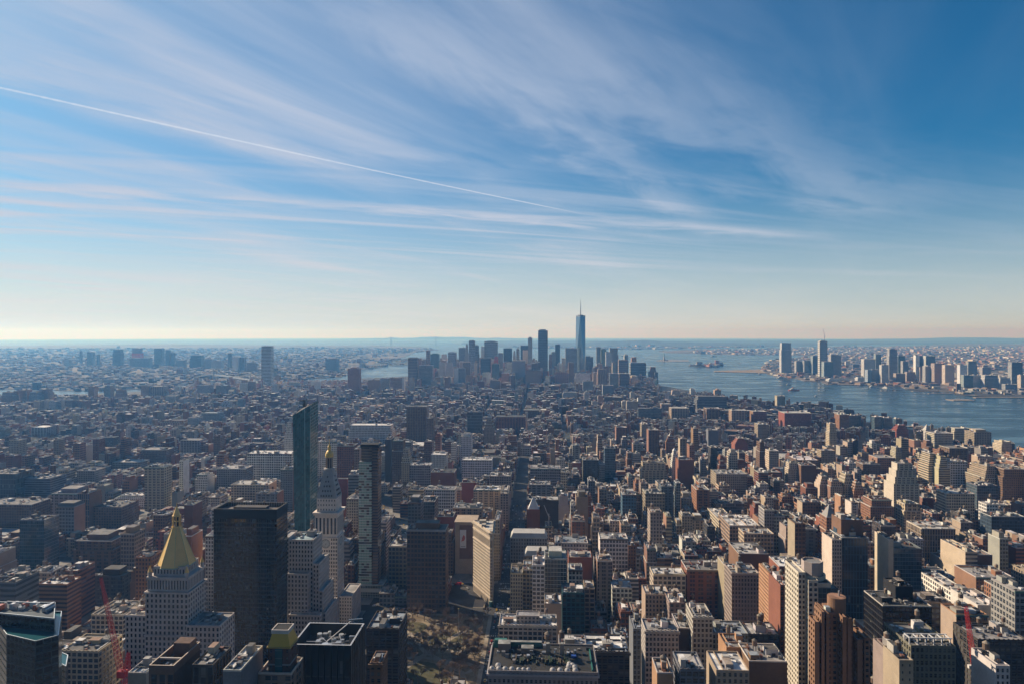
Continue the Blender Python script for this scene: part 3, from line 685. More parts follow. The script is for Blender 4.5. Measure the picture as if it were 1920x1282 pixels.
for side in (0, 1):
    cf = t_.part('clock_face', side)
    def cp(u, z, o_):
        p = fr.p(W_/2+u, -o_) if side == 0 else fr.p(W_+o_, L/2+u); return (*p, z)
    n = 32; ring = [(math.cos(2*math.pi*i/n), math.sin(2*math.pi*i/n)) for i in range(n)]
    cf.face([cp(4.2*c_, zk+4.2*s_, .30) for c_, s_ in ring], 'clock_white', (0, 0, 0))
    for i in range(n):
        (c0, s0), (c1_, s1) = ring[i], ring[(i+1) % n]
        cf.face([cp(4.2*c0, zk+4.2*s0, .38), cp(4.9*c0, zk+4.9*s0, .38), cp(4.9*c1_, zk+4.9*s1, .38), cp(4.2*c1_, zk+4.2*s1, .38)], 'masonry', (.20, .21, .20))
    for h_ in range(12):
        a = h_*math.pi/6; cf.face([cp(r_*math.sin(a)+w2*math.cos(a), zk+r_*math.cos(a)-w2*math.sin(a), .34) for r_, w2 in ((3.0, -.16), (3.0, .16), (3.9, .16), (3.9, -.16))], 'masonry', (.03, .03, .03))
    for nm, a, r_ in (('hour_hand', R(100), 2.2), ('minute_hand', R(200), 3.5)):
        t_.part(nm, side).face([cp(x_, zk+z_, .42) for x_, z_ in ((-.22*math.cos(a), .22*math.sin(a)), (.22*math.cos(a), -.22*math.sin(a)), (r_*math.sin(a), r_*math.cos(a)))], 'masonry', (.02, .02, .02))
    t_.part('clock_surround', side).face([cp(x_, zk+z_, .12) for x_, z_ in ((-6, -6), (6, -6), (6, 6), (-6, 6))], 'masonry', st)
wallbox(t_, fr, -22, -.1, 4, 40, -2, 55, st, 3, 3.8, .45, .5, part='wing', k=0); wallbox(t_, fr, W_+.1, W_+14, 6, 44, -2, hgt(1115, d+10), st, 3, 3.8, .45, .5, part='wing', k=1)
take(fr.quad(-22, W_+14, 0, 44)); cap(588, 665, 1180, d); finish_panes(t_); t_.done()
# stepped annex -------------------------------------------------
d = 664; fr = Frame(at(540, d), d); st = (.58, .53, .50)
t_ = hero('office_tower', 'pale stone office block stepping down in terraces between black slab and clock tower', 'tower', 540, d)
steps = [(0, 24, 1014, 30), (24.1, 30, 1058, 34), (30.1, 34, 1108, 36), (34.1, 37, 1148, 38), (-8, -.1, 1010, 26)]
for i, (u0, u1, yt, Ls) in enumerate(steps):
    wallbox(t_, fr, u0, u1, 2-i*.6 if i < 4 else 3, Ls, -2, hgt(yt, d), st, 3.1, 4.2, .50, .60, k=i, roofc=(.30, .40, .44) if i == 0 else (.4, .39, .38))
wallbox(t_, fr, 2, 22, -7, -.1+2, -2, hgt(1075, d-5), st, 3.1, 4.2, .50, .60, part='bay', k=0, sides=(1, 1, 0, 1)); wallbox(t_, fr, 6, 36, -14, -7.1, -2, hgt(1150, d-10), st, 3.1, 4.2, .50, .60, part='bay', k=1)
clutter(t_, Frame(*fr.p(1, 3)), 24, 24, hgt(1014, d), random.Random(5), 2, 't'); take(fr.quad(-8, 41, -14, 38)); cap(540, 622, 1215, d-15); finish_panes(t_); t_.done()
# slim glass tower with stacked pods -------------------------------------------------
d = 826; fr = Frame(at(673, d), d); W_ = 15.6; L = 17
t_ = hero('apartment_tower', 'slim green glass apartment tower with white floor lines and dark crown', 'tower', 673, d)
z1 = hgt(865, d)
t_.part('wall').prism(fr.quad(0, W_, 0, L), 15, z1, 'glass_dark', (.05, .05, .05), 'roofing', (.3, .3, .3))
core = t_.part('side_wall'); core.prism(fr.quad(W_+.05, W_+7, 2, L+3), -2, hgt(840, d), 'ribbon', (.17, .10, .075), 'roofing', (.1, .1, .1))
nf = 46; ra = random.Random(4)
for i in range(nf):
    gl = t_.part('glazing', i)
    za_, zb_ = 15+(z1-15)*i/nf, 15+(z1-15)*(i+1)/nf
    if i < 100: t_.part('floor_band', i).box(-.3, W_+.02, -.3, L*.9, za_, za_+.55, fr, 'paint', (.66, .70, .68))
    for j in range(5):
        if ra.random() < (.86 if (i//6) % 2 else .6): gl.box(j*W_/5+.12, (j+1)*W_/5-.12, -.16, .1, za_+.58, zb_-.1, fr, 'glass_green', (.1, .1, .1))
t_.part('crown').prism(fr.quad(2, W_+6, 3, L), z1+.01, hgt(838, d), 'ribbon', (.17, .12, .09), 'roofing', (.07, .06, .06)); t_.part('crown', 1).box(1.2, W_+7.2, 1.5, L+1, hgt(838, d), hgt(833, d), fr, 'masonry', (.02, .02, .02))
for i in range(9): t_.part('railing').beam((*fr.p(2+i*2.3, 2), hgt(833, d)), (*fr.p(2+i*2.3, 2), hgt(829, d)), .12, 'metal', (.1, .1, .1))
t_.part('podium').prism(fr.quad(-4, 30, -3, L), -2, 14.9, 'curtain', (.42, .45, .44), 'roofing', (.4, .42, .42), par=.8); t_.part('podium', 1).box(-4.4, 30.4, -3.5, -3.02, 7, 11, fr, 'paint', (.5, .54, .54))
take(fr.quad(-4, 30, -3, L+3)); cap(666, 712, 1133, d); t_.done()
# tall dark glass tower with slanted crown -------------------------------------------------
d = 900; W_ = 20; fr = Frame(at(551, d), d); L = 30
t_ = hero('apartment_tower', 'tall teal glass tower with a slanted roof rising behind the clock tower', 'tower', 551, d)
zb_ = 30; zlo, zhi = hgt(778, d), hgt(758, d); 
q0 = fr.quad(1.5, W_+1, 1.5, L-2); q1 = fr.quad(-1.2, W_+2.4, -1.4, L+1)
w_ = t_.part('wall')
tops = [zlo, zhi, zhi+3, zlo+6]
n = 4
for i in range(4):
    j = (i+1) % 4; nu = 9 if i % 2 == 0 else 11; nv = 54
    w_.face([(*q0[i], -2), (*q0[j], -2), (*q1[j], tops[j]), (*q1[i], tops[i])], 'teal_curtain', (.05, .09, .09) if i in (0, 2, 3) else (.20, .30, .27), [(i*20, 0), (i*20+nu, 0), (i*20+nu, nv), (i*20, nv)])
for i in range(8):
    u_ = (i+.5)/8; b0_ = [q0[0][c_]+(q0[1][c_]-q0[0][c_])*u_ for c_ in (0, 1)]; t0_ = [q1[0][c_]+(q1[1][c_]-q1[0][c_])*u_ for c_ in (0, 1)]
    t_.part('mullion', i).beam((b0_[0], b0_[1]-.15, 0), (t0_[0], t0_[1]-.15, tops[0]+(tops[1]-tops[0])*u_), .16 if i != 5 else .5, 'metal', (.10, .16, .17) if i != 5 else (.35, .5, .5))
t_.part('roof').face([(q1[i][0], q1[i][1], tops[i]-.6) for i in range(4)], 'roofing', (.12, .12, .12))
for i in range(26):
    f_ = i/26; za_ = -2+f_*(zlo+2); a = [(q0[k_][0]+(q1[k_][0]-q0[k_][0])*f_, q0[k_][1]+(q1[k_][1]-q0[k_][1])*f_) for k_ in range(4)]
    t_.part('corner_fin').beam((*a[1], za_), (*[(q0[1][c_]+(q1[1][c_]-q0[1][c_])*(i+1)/26) for c_ in (0, 1)], -2+(i+1)/26*(zlo+2)), .35, 'metal', (.35, .45, .42))
t_.part('roof_crane').box(W_*.45, W_*.62, 8, 12, zhi-4, zhi+4, fr, 'metal', (.1, .1, .1)); t_.part('roof_crane').box(W_*.2, W_*.9, 9, 10.5, zhi+4.02, zhi+5, fr, 'metal', (.1, .1, .1))
t_.part('podium').prism(fr.quad(-8, 24, -6, L), -2, 29, 'curtain', (.20, .26, .26), 'roofing', (.3, .3, .3), par=1); take(fr.quad(-8, 26, -6, L)); cap(549, 597, 1000, d); t_.done()
# wedge-shaped stone tower -------------------------------------------------
t_ = Thing('wedge_building', (-26, 800, 0), 'tan wedge-shaped building with rounded prow where two streets meet', 'tower'); t_.panes = []
st = (.66, .56, .44); HF = 87.0
prow = [(-24.3+2.0*math.cos(a), 800+2.0*math.sin(a)) for a in (R(190), R(225), R(270), R(315), R(350))]
bl_, br_ = (-48.2, 846), (-22.6, 849)
poly = [bl_]+prow+[br_]
mm = t_.part('wall')
zones = [(-1.5, 9, 2.6, .62, .72), (9, 17, 3.9, .5, .55), (17, 66, 3.75, .55, .58), (66, 78, 4, .62, .72), (78, 84, 3, .4, .4)]
for (za_, zb_, fh, fu_, fv_) in zones:
    nv = max(1, round((zb_-za_)/fh)) if za_ >= 17 and zb_ < 70 or za_ == 9 else 1
    for i in range(len(poly)):
        p, q = poly[i], poly[(i+1) % len(poly)]; ln = math.dist(p, q)
        facade(t_, mm, p, q, za_, zb_, max(1, round(ln/2.9)), nv, st, fu_, fv_, .4)
for i, (z, e, hh, cc) in enumerate(((9, .5, .9, st), (17, .35, .6, st), (65.6, .5, .8, st), (78, .5, .6, st), (84, 1.6, 1.0, (.5, .42, .33)), (85, 2.0, .7, (.52, .45, .36)))):
    t_.part('cornice', i).prism(inset(poly, -e), z-.05, z+hh, 'masonry', cc, 'masonry')
t_.part('roof').prism(inset(poly, .2), 85.7, 86.2, 'masonry', st, 'roofing', (.52, .50, .46), par=1.2); rf = Frame(-44, 832, R(22))
t_.part('bulkhead').box(4, 12, 2, 9, 86.2, 90, Frame(-44, 832), 'masonry', (.5, .46, .4), 'roofing'); t_.part('bulkhead', 1).box(8, 13, -12, -5, 86.2, 89, Frame(-44, 832), 'masonry', (.4, .36, .3), 'roofing')
tank(t_.part('water_tank'), -30, 838, 86.2, random.Random(3)); t_.part('prow_pavilion').prism(octo(-24.6, 797.2, 2.4), -1.5, 6, 'glass_teal', (.2, .3, .3), 'paint', (.3, .4, .38))
take(poly, 4); cap(884, 930, 1140, 800); finish_panes(t_); t_.done()
# wall-sign tower behind the wedge -------------------------------------------------
d = 905; fr = Frame(at(853, d), d); st = (.47, .37, .27)
t_ = hero('office_building', 'tan corner office building with a tall white advertising banner on its brown wall', 'building', 853, d)
W_ = 28; L = 34; z1 = hgt(979, d)
wallbox(t_, fr, 0, W_, 0, L, -2, z1, st, 2.8, 3.7, .42, .5, sides=(0, 0, 0, 1)); mmw = t_.part('side_wall'); mmw.box(6, W_, -.3, -.05, 20, z1-3, fr, 'masonry', (.22, .13, .10))
t_.part('cornice').box(-.8, W_+.8, -.8, L+.8, z1, z1+1.2, fr, 'masonry', st)
bn = t_.part('banner'); bn.box(6.6, 15, -.6, -.32, hgt(1026, d), hgt(992, d), fr, 'paint', (.78, .78, .80))
bq = lambda u, z: (*fr.p(u, -.64), z)
zc_ = hgt(1008, d); bn.face([bq(8.5, zc_-4), bq(12, zc_-3.2), bq(13.6, zc_-.5), bq(13.2, zc_+3), bq(11.4, zc_+4.6), bq(10.2, zc_+2), bq(9.6, zc_-1)], 'paint', (.55, .14, .12))
bn.face([bq(9, zc_-.2), bq(11, zc_+.4), bq(12.4, zc_+2.2), bq(11.2, zc_+1.4), bq(9.2, zc_+.8)], 'paint', (.15, .15, .2)); bn.face([bq(7.6, hgt(1024, d)), bq(14, hgt(1024, d)), bq(14, hgt(1022.6, d)), bq(7.6, hgt(1022.6, d))], 'paint', (.25, .25, .3))
take(fr.quad(0, W_, 0, L)); cap(853, 889, 1080, d); finish_panes(t_); t_.done()
# stone block with domed party tents on its roof -------------------------------------------------
d = 470; z1 = hgt(1258, d); fr = Frame(at(915, d), d); W_ = 75.5; L = 42; st = (.29, .27, .265)
t_ = hero('office_building', 'broad grey stone block in the front whose roof terrace carries clear dome tents', 'building', 915, d)
wallbox(t_, fr, 0, W_, 0, L, -2, z1, st, 3.1, 4.2, .5, .55, roofc=(.03, .03, .03), par=1.0); t_.part('cornice').box(-.9, W_+.9, -.9, L+.9, z1-2.6, z1-1.3, fr, 'masonry', (.42, .40, .40))
rg = random.Random(8)
for (u, v_, ww, ll, hh, cc) in ((5, 29, 9, 7, 6, (.30, .22, .17)), (22, 28, 9, 6, 3.5, (.28, .24, .2)), (3, 38, 34, 3, 3.5, (.05, .15, .14)), (40, 26, 3, 3, 8, (.3, .25, .2)), (50, 26, 3, 3, 8, (.3, .25, .2))):
    t_.part('bulkhead', u).box(u, u+ww, v_, v_+ll, z1+.02, z1+hh, fr, 'masonry', cc, 'roofing', (.32, .33, .32))
for u in (41.5, 51.5): tank(t_.part('water_tank', u), *fr.p(u, 27.5), z1+8, rg, 1.1)
t_.part('mansard_slope').taper(fr.quad(1, 12, 36, 41.5), z1, fr.quad(2, 11, 37, 41), z1+5, 'masonry', (.03, .16, .15)); t_.part('terrace_edge').box(W_-4, W_-3.2, 3, 36, z1+.02, z1+1.4, fr, 'paint', (.03, .16, .12))
for i in range(46): t_.part('air_handler', i).box(*(lambda u, v_: (u, u+rg.uniform(.6, 3), v_, v_+rg.uniform(.6, 3)))(rg.uniform(2, 70), rg.uniform(12, 36)), z1+.021, z1+rg.uniform(.6, 3), fr, 'metal', rg.choice(((.3, .3, .3), (.12, .12, .12), (.05, .05, .05), (.4, .33, .27), (.6, .6, .6))))
for i in range(40): t_.part('planter').box(15+i*1.05, 15.8+i*1.05, 10+rg.uniform(0, 10), 12+rg.uniform(0, 12), z1+.02, z1+rg.uniform(.8, 2.4), fr, 'timber', rg.choice(((.03, .05, .025), (.05, .06, .04), (.12, .09, .06))))
t_.part('awning').box(58, 61.5, 19, 22, z1+1.6, z1+2.8, fr, 'paint', (.03, .10, .42))
take(fr.quad(0, W_, 0, L)); finish_panes(t_); t_.done(); TENTZ = z1; TENTFR = fr
mt_, tt_, bb_ = principled('clear_plastic', (.62, .60, .58), .18)
ru_ = [2.5, 7.3, 11.7, 16.4, 21.0, 24.4, 27.8, 44.6, 49.6, 54.8, 60.2]
spots = [(u, 3.2) for u in ru_]+[(56, 9), (60, 7.6), (56.5, 12.2), (6.5, 8.2), (58.5, 5.4+5)]
names_ = ['first', 'second', 'third', 'fourth', 'fifth', 'sixth', 'seventh', 'eighth', 'ninth', 'tenth', 'eleventh']
for i, (u, v_) in enumerate(spots):
    rr = (1.75 if i in (4, 5, 6) else 2.15); dm = M(); n, mlev = 14, 6
    for a in range(n):
        for l_ in range(mlev):
            def sp(a_, l2): 
                th, ph = 2*math.pi*a_/n, l2/mlev*math.pi/2*1.0
                return (rr*math.cos(th)*math.cos(ph), rr*math.sin(th)*math.cos(ph), rr*1.05*math.sin(ph))
            dm.face([sp(a, l_), sp(a+1, l_), sp(a+1, l_+1), sp(a, l_+1)], 'clear_plastic', (0, 0, 0))
    lab = (f'clear domed party tent, {names_[i]} from the left along the stone parapet' if i < 11 else
           ['clear domed tent behind the parapet row beside the green terrace edge, leftmost of the pair', 'clear domed tent nearest the green terrace edge behind the right parapet row', 'clear domed tent set farthest back near the green terrace edge', 'single clear domed tent standing back at the left end of the terrace', 'small clear domed tent between parapet row and green terrace edge'][i-11])
    x, y = TENTFR.p(u, v_); T_ = tag(empty('dome_tent', (x, y, TENTZ)), lab, 'tent', 'dome tents on the roof terrace')
    o = dm.build('canopy', T_, (0, 0, 0), smooth=True)
    rb = M()
    for a in range(0, n, 2):
        for l_ in range(mlev): rb.beam([c_*1.01 for c_ in (rr*math.cos(2*math.pi*a/n)*math.cos(l_/mlev*1.57), rr*math.sin(2*math.pi*a/n)*math.cos(l_/mlev*1.57), rr*1.05*math.sin(l_/mlev*1.57))], [c_*1.01 for c_ in (rr*math.cos(2*math.pi*a/n)*math.cos((l_+1)/mlev*1.57), rr*math.sin(2*math.pi*a/n)*math.cos((l_+1)/mlev*1.57), rr*1.05*math.sin((l_+1)/mlev*1.57))], .04, 'metal', (.25, .25, .25))
    rb.build('frame', T_, (0, 0, 0))
# open-topped black tower at the front -------------------------------------------------
d = 370; z1 = hgt(1207, d); fr = Frame(at(547, d), d); W_ = 32.5; L = 28
t_ = hero('office_tower', 'black glass tower in the front with an open pale-rimmed roof full of plant', 'tower', 547, d)
w_ = t_.part('wall'); w_.prism(fr.quad(0, W_, 0, L), 40, z1-8, 'stripes', (.018, .017, .018), None, cw=3.5, chh=9); w_.prism(fr.quad(0, W_, 0, L), z1-8, z1, 'masonry', (.02, .02, .021), None)
q = fr.quad(0, W_, 0, L); ins = inset(q, .9); rm = t_.part('parapet')
for i in range(4):
    j = (i+1) % 4; rm.face([(*q[i], z1), (*q[j], z1), (*ins[j], z1), (*ins[i], z1)], 'metal', (.62, .60, .57)); rm.face([(*ins[j], z1-7), (*ins[i], z1-7), (*ins[i], z1), (*ins[j], z1)], 'masonry', (.06, .055, .05))
t_.part('roof').face([(*p, z1-7) for p in ins], 'roofing', (.09, .09, .09))
for i in range(10): t_.part('pier', i).box(i*3.5+.0, i*3.5+.7, -.45, -.02, 40, z1-.3, fr, 'metal', (.03, .028, .028))
for i in range(9): t_.part('side_pier', i).box(W_+.02, W_+.5, i*3.4, i*3.4+.5, 40, z1-.3, fr, 'metal', (.16, .15, .14))
rg = random.Random(21)
for i in range(16):
    u, v_ = rg.uniform(6, W_-6), rg.uniform(4, L-6)
    if rg.random() < .5: t_.part('cooling_fan', i).cyl(*fr.p(u, v_), rg.uniform(.9, 1.9), z1-6.98, z1-rg.uniform(2, 5), 'metal', (.55, .58, .6), 14)
    else: t_.part('air_handler', i).box(u, u+rg.uniform(1.5, 4), v_, v_+rg.uniform(1.5, 4), z1-6.98, z1-rg.uniform(2, 5), fr, 'metal', (.4, .42, .44))
for i in range(9): t_.part('pipe').beam((*fr.p(rg.uniform(4, W_-4), rg.uniform(3, L-4)), z1-rg.uniform(1, 5)), (*fr.p(rg.uniform(4, W_-4), rg.uniform(3, L-4)), z1-rg.uniform(1, 5)), .18, 'metal', (.6, .6, .62))
t_.part('boom').beam((*fr.p(15, 12), z1-4), (*fr.p(26, 25), z1+3.0), .3, 'metal', (.6, .6, .6)); t_.part('boom').beam((*fr.p(24, 25), z1+3), (*fr.p(32, 26), z1+3.4), .5, 'metal', (.25, .3, .35))
take(fr.quad(0, W_, 0, L)); cap(547, 690, 1290, d); t_.done()
# gilded mansard tower -------------------------------------------------
d = 352; fr = Frame(at(503, d), d); W_ = 11.2; L = 10.5; zt = hgt(1189, d); ze = hgt(1213, d)
t_ = hero('apartment_tower', 'brown brick tower with a yellow gilded mansard roof and a teal window bay', 'tower', 503, d)
wallbox(t_, fr, 0, W_, 0, L, 60, ze, (.13, .065, .045), 2.8, 3.8, .35, .45, roofc=None); t_.part('cornice').box(-.7, W_+.7, -.7, L+.7, ze-.2, ze+.5, fr, 'gold', (.45, .32, .10))
t_.part('mansard').taper(fr.quad(-.3, W_+.3, -.3, L+.3), ze+.5, fr.quad(1.5, W_-1.5, 1.5, L-1.5), zt, 'gold', (.62, .40, .05)); t_.part('parapet').box(1.1, W_-1.1, 1.1, L-1.1, zt, zt+1.7, fr, 'masonry', (.6, .55, .5), 'roofing', (.03, .03, .03), par=.3)
t_.part('window_bay').box(W_*.33, W_*.66, -.5, -.02, 60, ze-.3, fr, 'glass_teal', (.1, .2, .2))
for z in range(64, int(ze), 4): t_.part('window_bay').box(W_*.33, W_*.66, -.6, -.52, z, z+.5, fr, 'paint', (.10, .16, .16))
t_.part('belt').box(-.3, W_+.3, -.3, L+.3, ze-9, ze-8.3, fr, 'masonry', (.28, .25, .24))
t_.part('terrace').prism(fr.quad(-4, W_+2, -3, L+4), 40, hgt(1258, d), 'paired', (.28, .20, .15), 'roofing', (.1, .1, .1), par=1, pcol=(.62, .55, .47)); take(fr.quad(-4, W_+2, -3, L+4)); finish_panes(t_); t_.done()
# brown tower with framed open roof -------------------------------------------------
d = 335; fr = Frame(at(279, d), d); W_ = 12.5; L = 26; z1 = hgt(1246, d)
t_ = hero('office_tower', 'dark brown tower at the bottom with a narrow framed roof open to the sky', 'tower', 279, d)
t_.part('wall').prism(fr.quad(0, W_, 0, L), 40, z1-4, 'stripes', (.15, .095, .07), None, cw=5, chh=9, sides=[None, ('masonry', (.10, .06, .045)), None, None])
w_ = t_.part('parapet'); q = fr.quad(0, W_, 0, L); ins = inset(q, .6); w_.prism(q, z1-4, z1, 'masonry', (.16, .10, .075), None)
for i in range(4):
    j = (i+1) % 4; w_.face([(*q[i], z1), (*q[j], z1), (*ins[j], z1), (*ins[i], z1)], 'masonry', (.55, .46, .38)); w_.face([(*ins[j], z1-5), (*ins[i], z1-5), (*ins[i], z1), (*ins[j], z1)], 'masonry', (.2, .14, .1))
t_.part('roof').face([(*p, z1-4) for p in ins], 'roofing', (.12, .11, .1)); t_.part('roof_frame').box(.5, W_-.5, 8, 9, z1-1, z1-.2, fr, 'paint', (.5, .45, .4))
for i in range(6): t_.part('air_handler', i).box(2+i*1.4, 3+i*1.4, 3+i % 3*1.5, 5+i % 3*1.5, z1-3.98, z1-2.2-i % 2, fr, 'metal', (.5, .5, .52))
t_.part('bulkhead').box(3, W_-1, L-9, L-2, z1-3.9, z1+3.2, fr, 'masonry', (.18, .11, .08), 'roofing'); take(fr.quad(0, W_, 0, L)); cap(279, 375, 1290, d); t_.done()
# angular dark glass towers at the left edge -------------------------------------------------
t_ = Thing('office_tower', (at(66, 354), 354, 0), 'angular black glass tower with a pale V-shaped roof edge at the left edge', 'tower')
z2 = 160; P2 = [(at(-40, 372), 372), (at(66, 354), 354), (at(110, 361), 361), (at(116, 392), 392), (at(-40, 392), 392)]
z1 = hgt(1161, 366); P1 = [(at(-40, 376), 376), (at(102, 366), 366), (at(104, 388), 388), (at(-40, 389), 389)]
P2 = [(at(12, 362), 362)]+P2[1:]; P2[-1] = (at(-20, 392), 392)
t_.part('wall').prism(P2, 20, z2, 'black_wall', (.04, .05, .05), None, cw=3, chh=3.8); q = P2; ins = inset(P2, .35); rm = t_.part('roof_edge')
for i in range(len(q)):
    j = (i+1) % len(q); rm.face([(*q[i], z2), (*q[j], z2), (*ins[j], z2), (*ins[i], z2)], 'metal', (.55, .62, .68)); rm.face([(*q[i], z2-.5), (*q[j], z2-.5), (*q[j], z2), (*q[i], z2)], 'metal', (.5, .57, .63))
t_.part('roof').face([(*p, z2-.8) for p in ins], 'glass_teal', (.1, .2, .3)); t_.part('upper_wall').prism(P1, z2-1, z1, 'black_wall', (.05, .055, .055), 'roofing', (.12, .15, .17), 3, 3.8)
q = P1; ins = inset(P1, .4)
for i in range(4):
    j = (i+1) % 4; rm.face([(*q[i], z1+.8), (*q[j], z1+.8), (*ins[j], z1+.8), (*ins[i], z1+.8)], 'metal', (.55, .6, .62)); rm.face([(*q[i], z1), (*q[j], z1), (*q[j], z1+.8), (*q[i], z1+.8)], 'metal', (.4, .42, .45))
rg = random.Random(6); f2 = Frame(at(-30, 372), 375, THETA)
for i in range(22): u = rg.uniform(2, 34); t_.part('air_handler', i).box(u, u+rg.uniform(.8, 2.5), 1+rg.uniform(0, 8), 3+rg.uniform(0, 9), z1+.02, z1+rg.uniform(1, 3), f2, 'metal', rg.choice(((.6, .62, .65), (.4, .42, .45), (.3, .12, .1))))
t_.part('pipe').beam((*f2.p(6, 6), z1+4), (*f2.p(24, 7), z1+3), .35, 'metal', (.7, .7, .7)); take(P2, 3); t_.done(); cap(-30, 118, 1290, 355)
t_ = Thing('office_tower', (at(110, 400), 400, 0), 'low dark glass wing with a pale slanting rim beside the angular black tower', 'tower')
P3 = [(at(104, 402), 402), (at(124, 396), 396), (at(128, 410), 410), (at(106, 416), 416)]; z3 = hgt(1243, 400); t_.part('wall').prism(P3, 10, z3, 'black_wall', (.04, .06, .07), 'glass_teal', (.1, .2, .25), par=.5, pcol=(.6, .65, .7), pmat='metal'); t_.done()
# brown-orange apartment tower with fins and round drum -------------------------------------------------
t_ = Thing('apartment_tower', (at(1530, 430), 430, 0), 'orange-brown brick apartment tower with projecting fins and a round roof drum', 'tower'); t_.panes = []
br = (.27, .15, .09)
def leg(u0, u1, yt, v0, v1, i, d=430):
    f_ = Frame(at(1530, d), d); wallbox(t_, f_, u0, u1, v0, v1, 10, hgt(yt, d+v0), br, 3.0, 3.6, .55, .52, part='wall', k=i, roofc=(.30, .24, .2), par=1.1, sides=(1 if i in (5, 9, 12, 13) else 0, 0, 1, 1), dep=.5)
for i_, a_ in enumerate(((0, 2.9, 1168, 2, 12), (2.95, 4.6, 1168, 6, 14), (4.65, 6.6, 1149, 3.2, 15), (6.65, 8.6, 1149, 8, 15), (8.65, 10.4, 1152, 5.6, 24), (10.45, 17.6, 1150, 10, 24), (17.7, 20.2, 1158, 3, 12), (20.25, 21.6, 1158, 8, 12), (21.65, 24.2, 1160, 5, 12), (24.25, 27, 1166, 9, 16), (27.05, 30.2, 1200, 3.2, 20), (30.25, 31.8, 1200, 7.2, 20), (31.85, 35.5, 1196, 4.4, 20), (30, 41, 1190, 20.1, 34))): leg(*a_, i_)
f_ = Frame(at(1530, 430), 430); dz_ = hgt(1150, 440); t_.part('bulkhead').box(12, 21, 12, 21, dz_, dz_+3, f_, 'masonry', br, 'roofing')
cx_, cy_ = f_.p(19, 15); dm = t_.part('drum'); dm.cyl(cx_, cy_, 5.6, dz_-2, hgt(1121, 440), 'masonry', br, 26); dm.cyl(cx_, cy_, 4.7, hgt(1121, 440)-.9, hgt(1121, 440)+.05, 'roofing', (.36, .2, .13), 26)
t_.part('chimney').cyl(cx_+1.6, cy_, .6, hgt(1121, 440), hgt(1121, 440)+3.4, 'metal', (.5, .5, .5), 8); clutter(t_, Frame(*f_.p(9, 9.5)), 8, 12, hgt(1150, 439), random.Random(4), 2)
take(f_.quad(0, 41, 0, 34)); cap(1528, 1655, 1290, 430); finish_panes(t_, 100); t_.done()
# cream ribbed tower -------------------------------------------------
d = 472; fr = Frame(at(1501, d), d); t_ = hero('apartment_tower', 'cream concrete apartment tower with deep window ribs and a pale faceted top box', 'tower', 1501, d); cr = (.64, .58, .47)
for i, (u0, u1, v0, v1, yt) in enumerate(((0, 5, 4, 30, 1079), (5.4, 12, 0, 26, 1090), (12.1, 21, 1, 22, 1096))):
    wallbox(t_, fr, u0, u1, v0, v1, 5, hgt(yt, d), cr, 3.1, 3.6, .60, .58, k=i, par=1.3, sides=(1 if i < 2 else 0, 0, 1, 1), dep=.6)
t_.part('glass_front').prism(fr.quad(12.2, 20.8, .6, .95), 30, hgt(1101, d), 'curtain', (.10, .12, .12), 'metal'); zt = hgt(1092, d)
q = octo(*fr.p(12.5, 12), 7.2, 8); t_.part('top_box').prism(q, zt+2.2, hgt(1062, d), 'masonry', (.50, .42, .38), 'roofing', (.2, .2, .2), par=1.0); t_.part('terrace').prism(octo(*fr.p(12.5, 12), 8.8, 16), zt, zt+2.2, 'masonry', cr, 'roofing', par=.8)
t_.part('side_block').prism(fr.quad(21.1, 29, 8, 27), 5, hgt(1112, d), 'curtain', (.12, .12, .12), 'roofing', (.14, .18, .2), par=.8); take(fr.quad(0, 29, 0, 30)); cap(1500, 1545, 1285, d); finish_panes(t_, 100); t_.done()

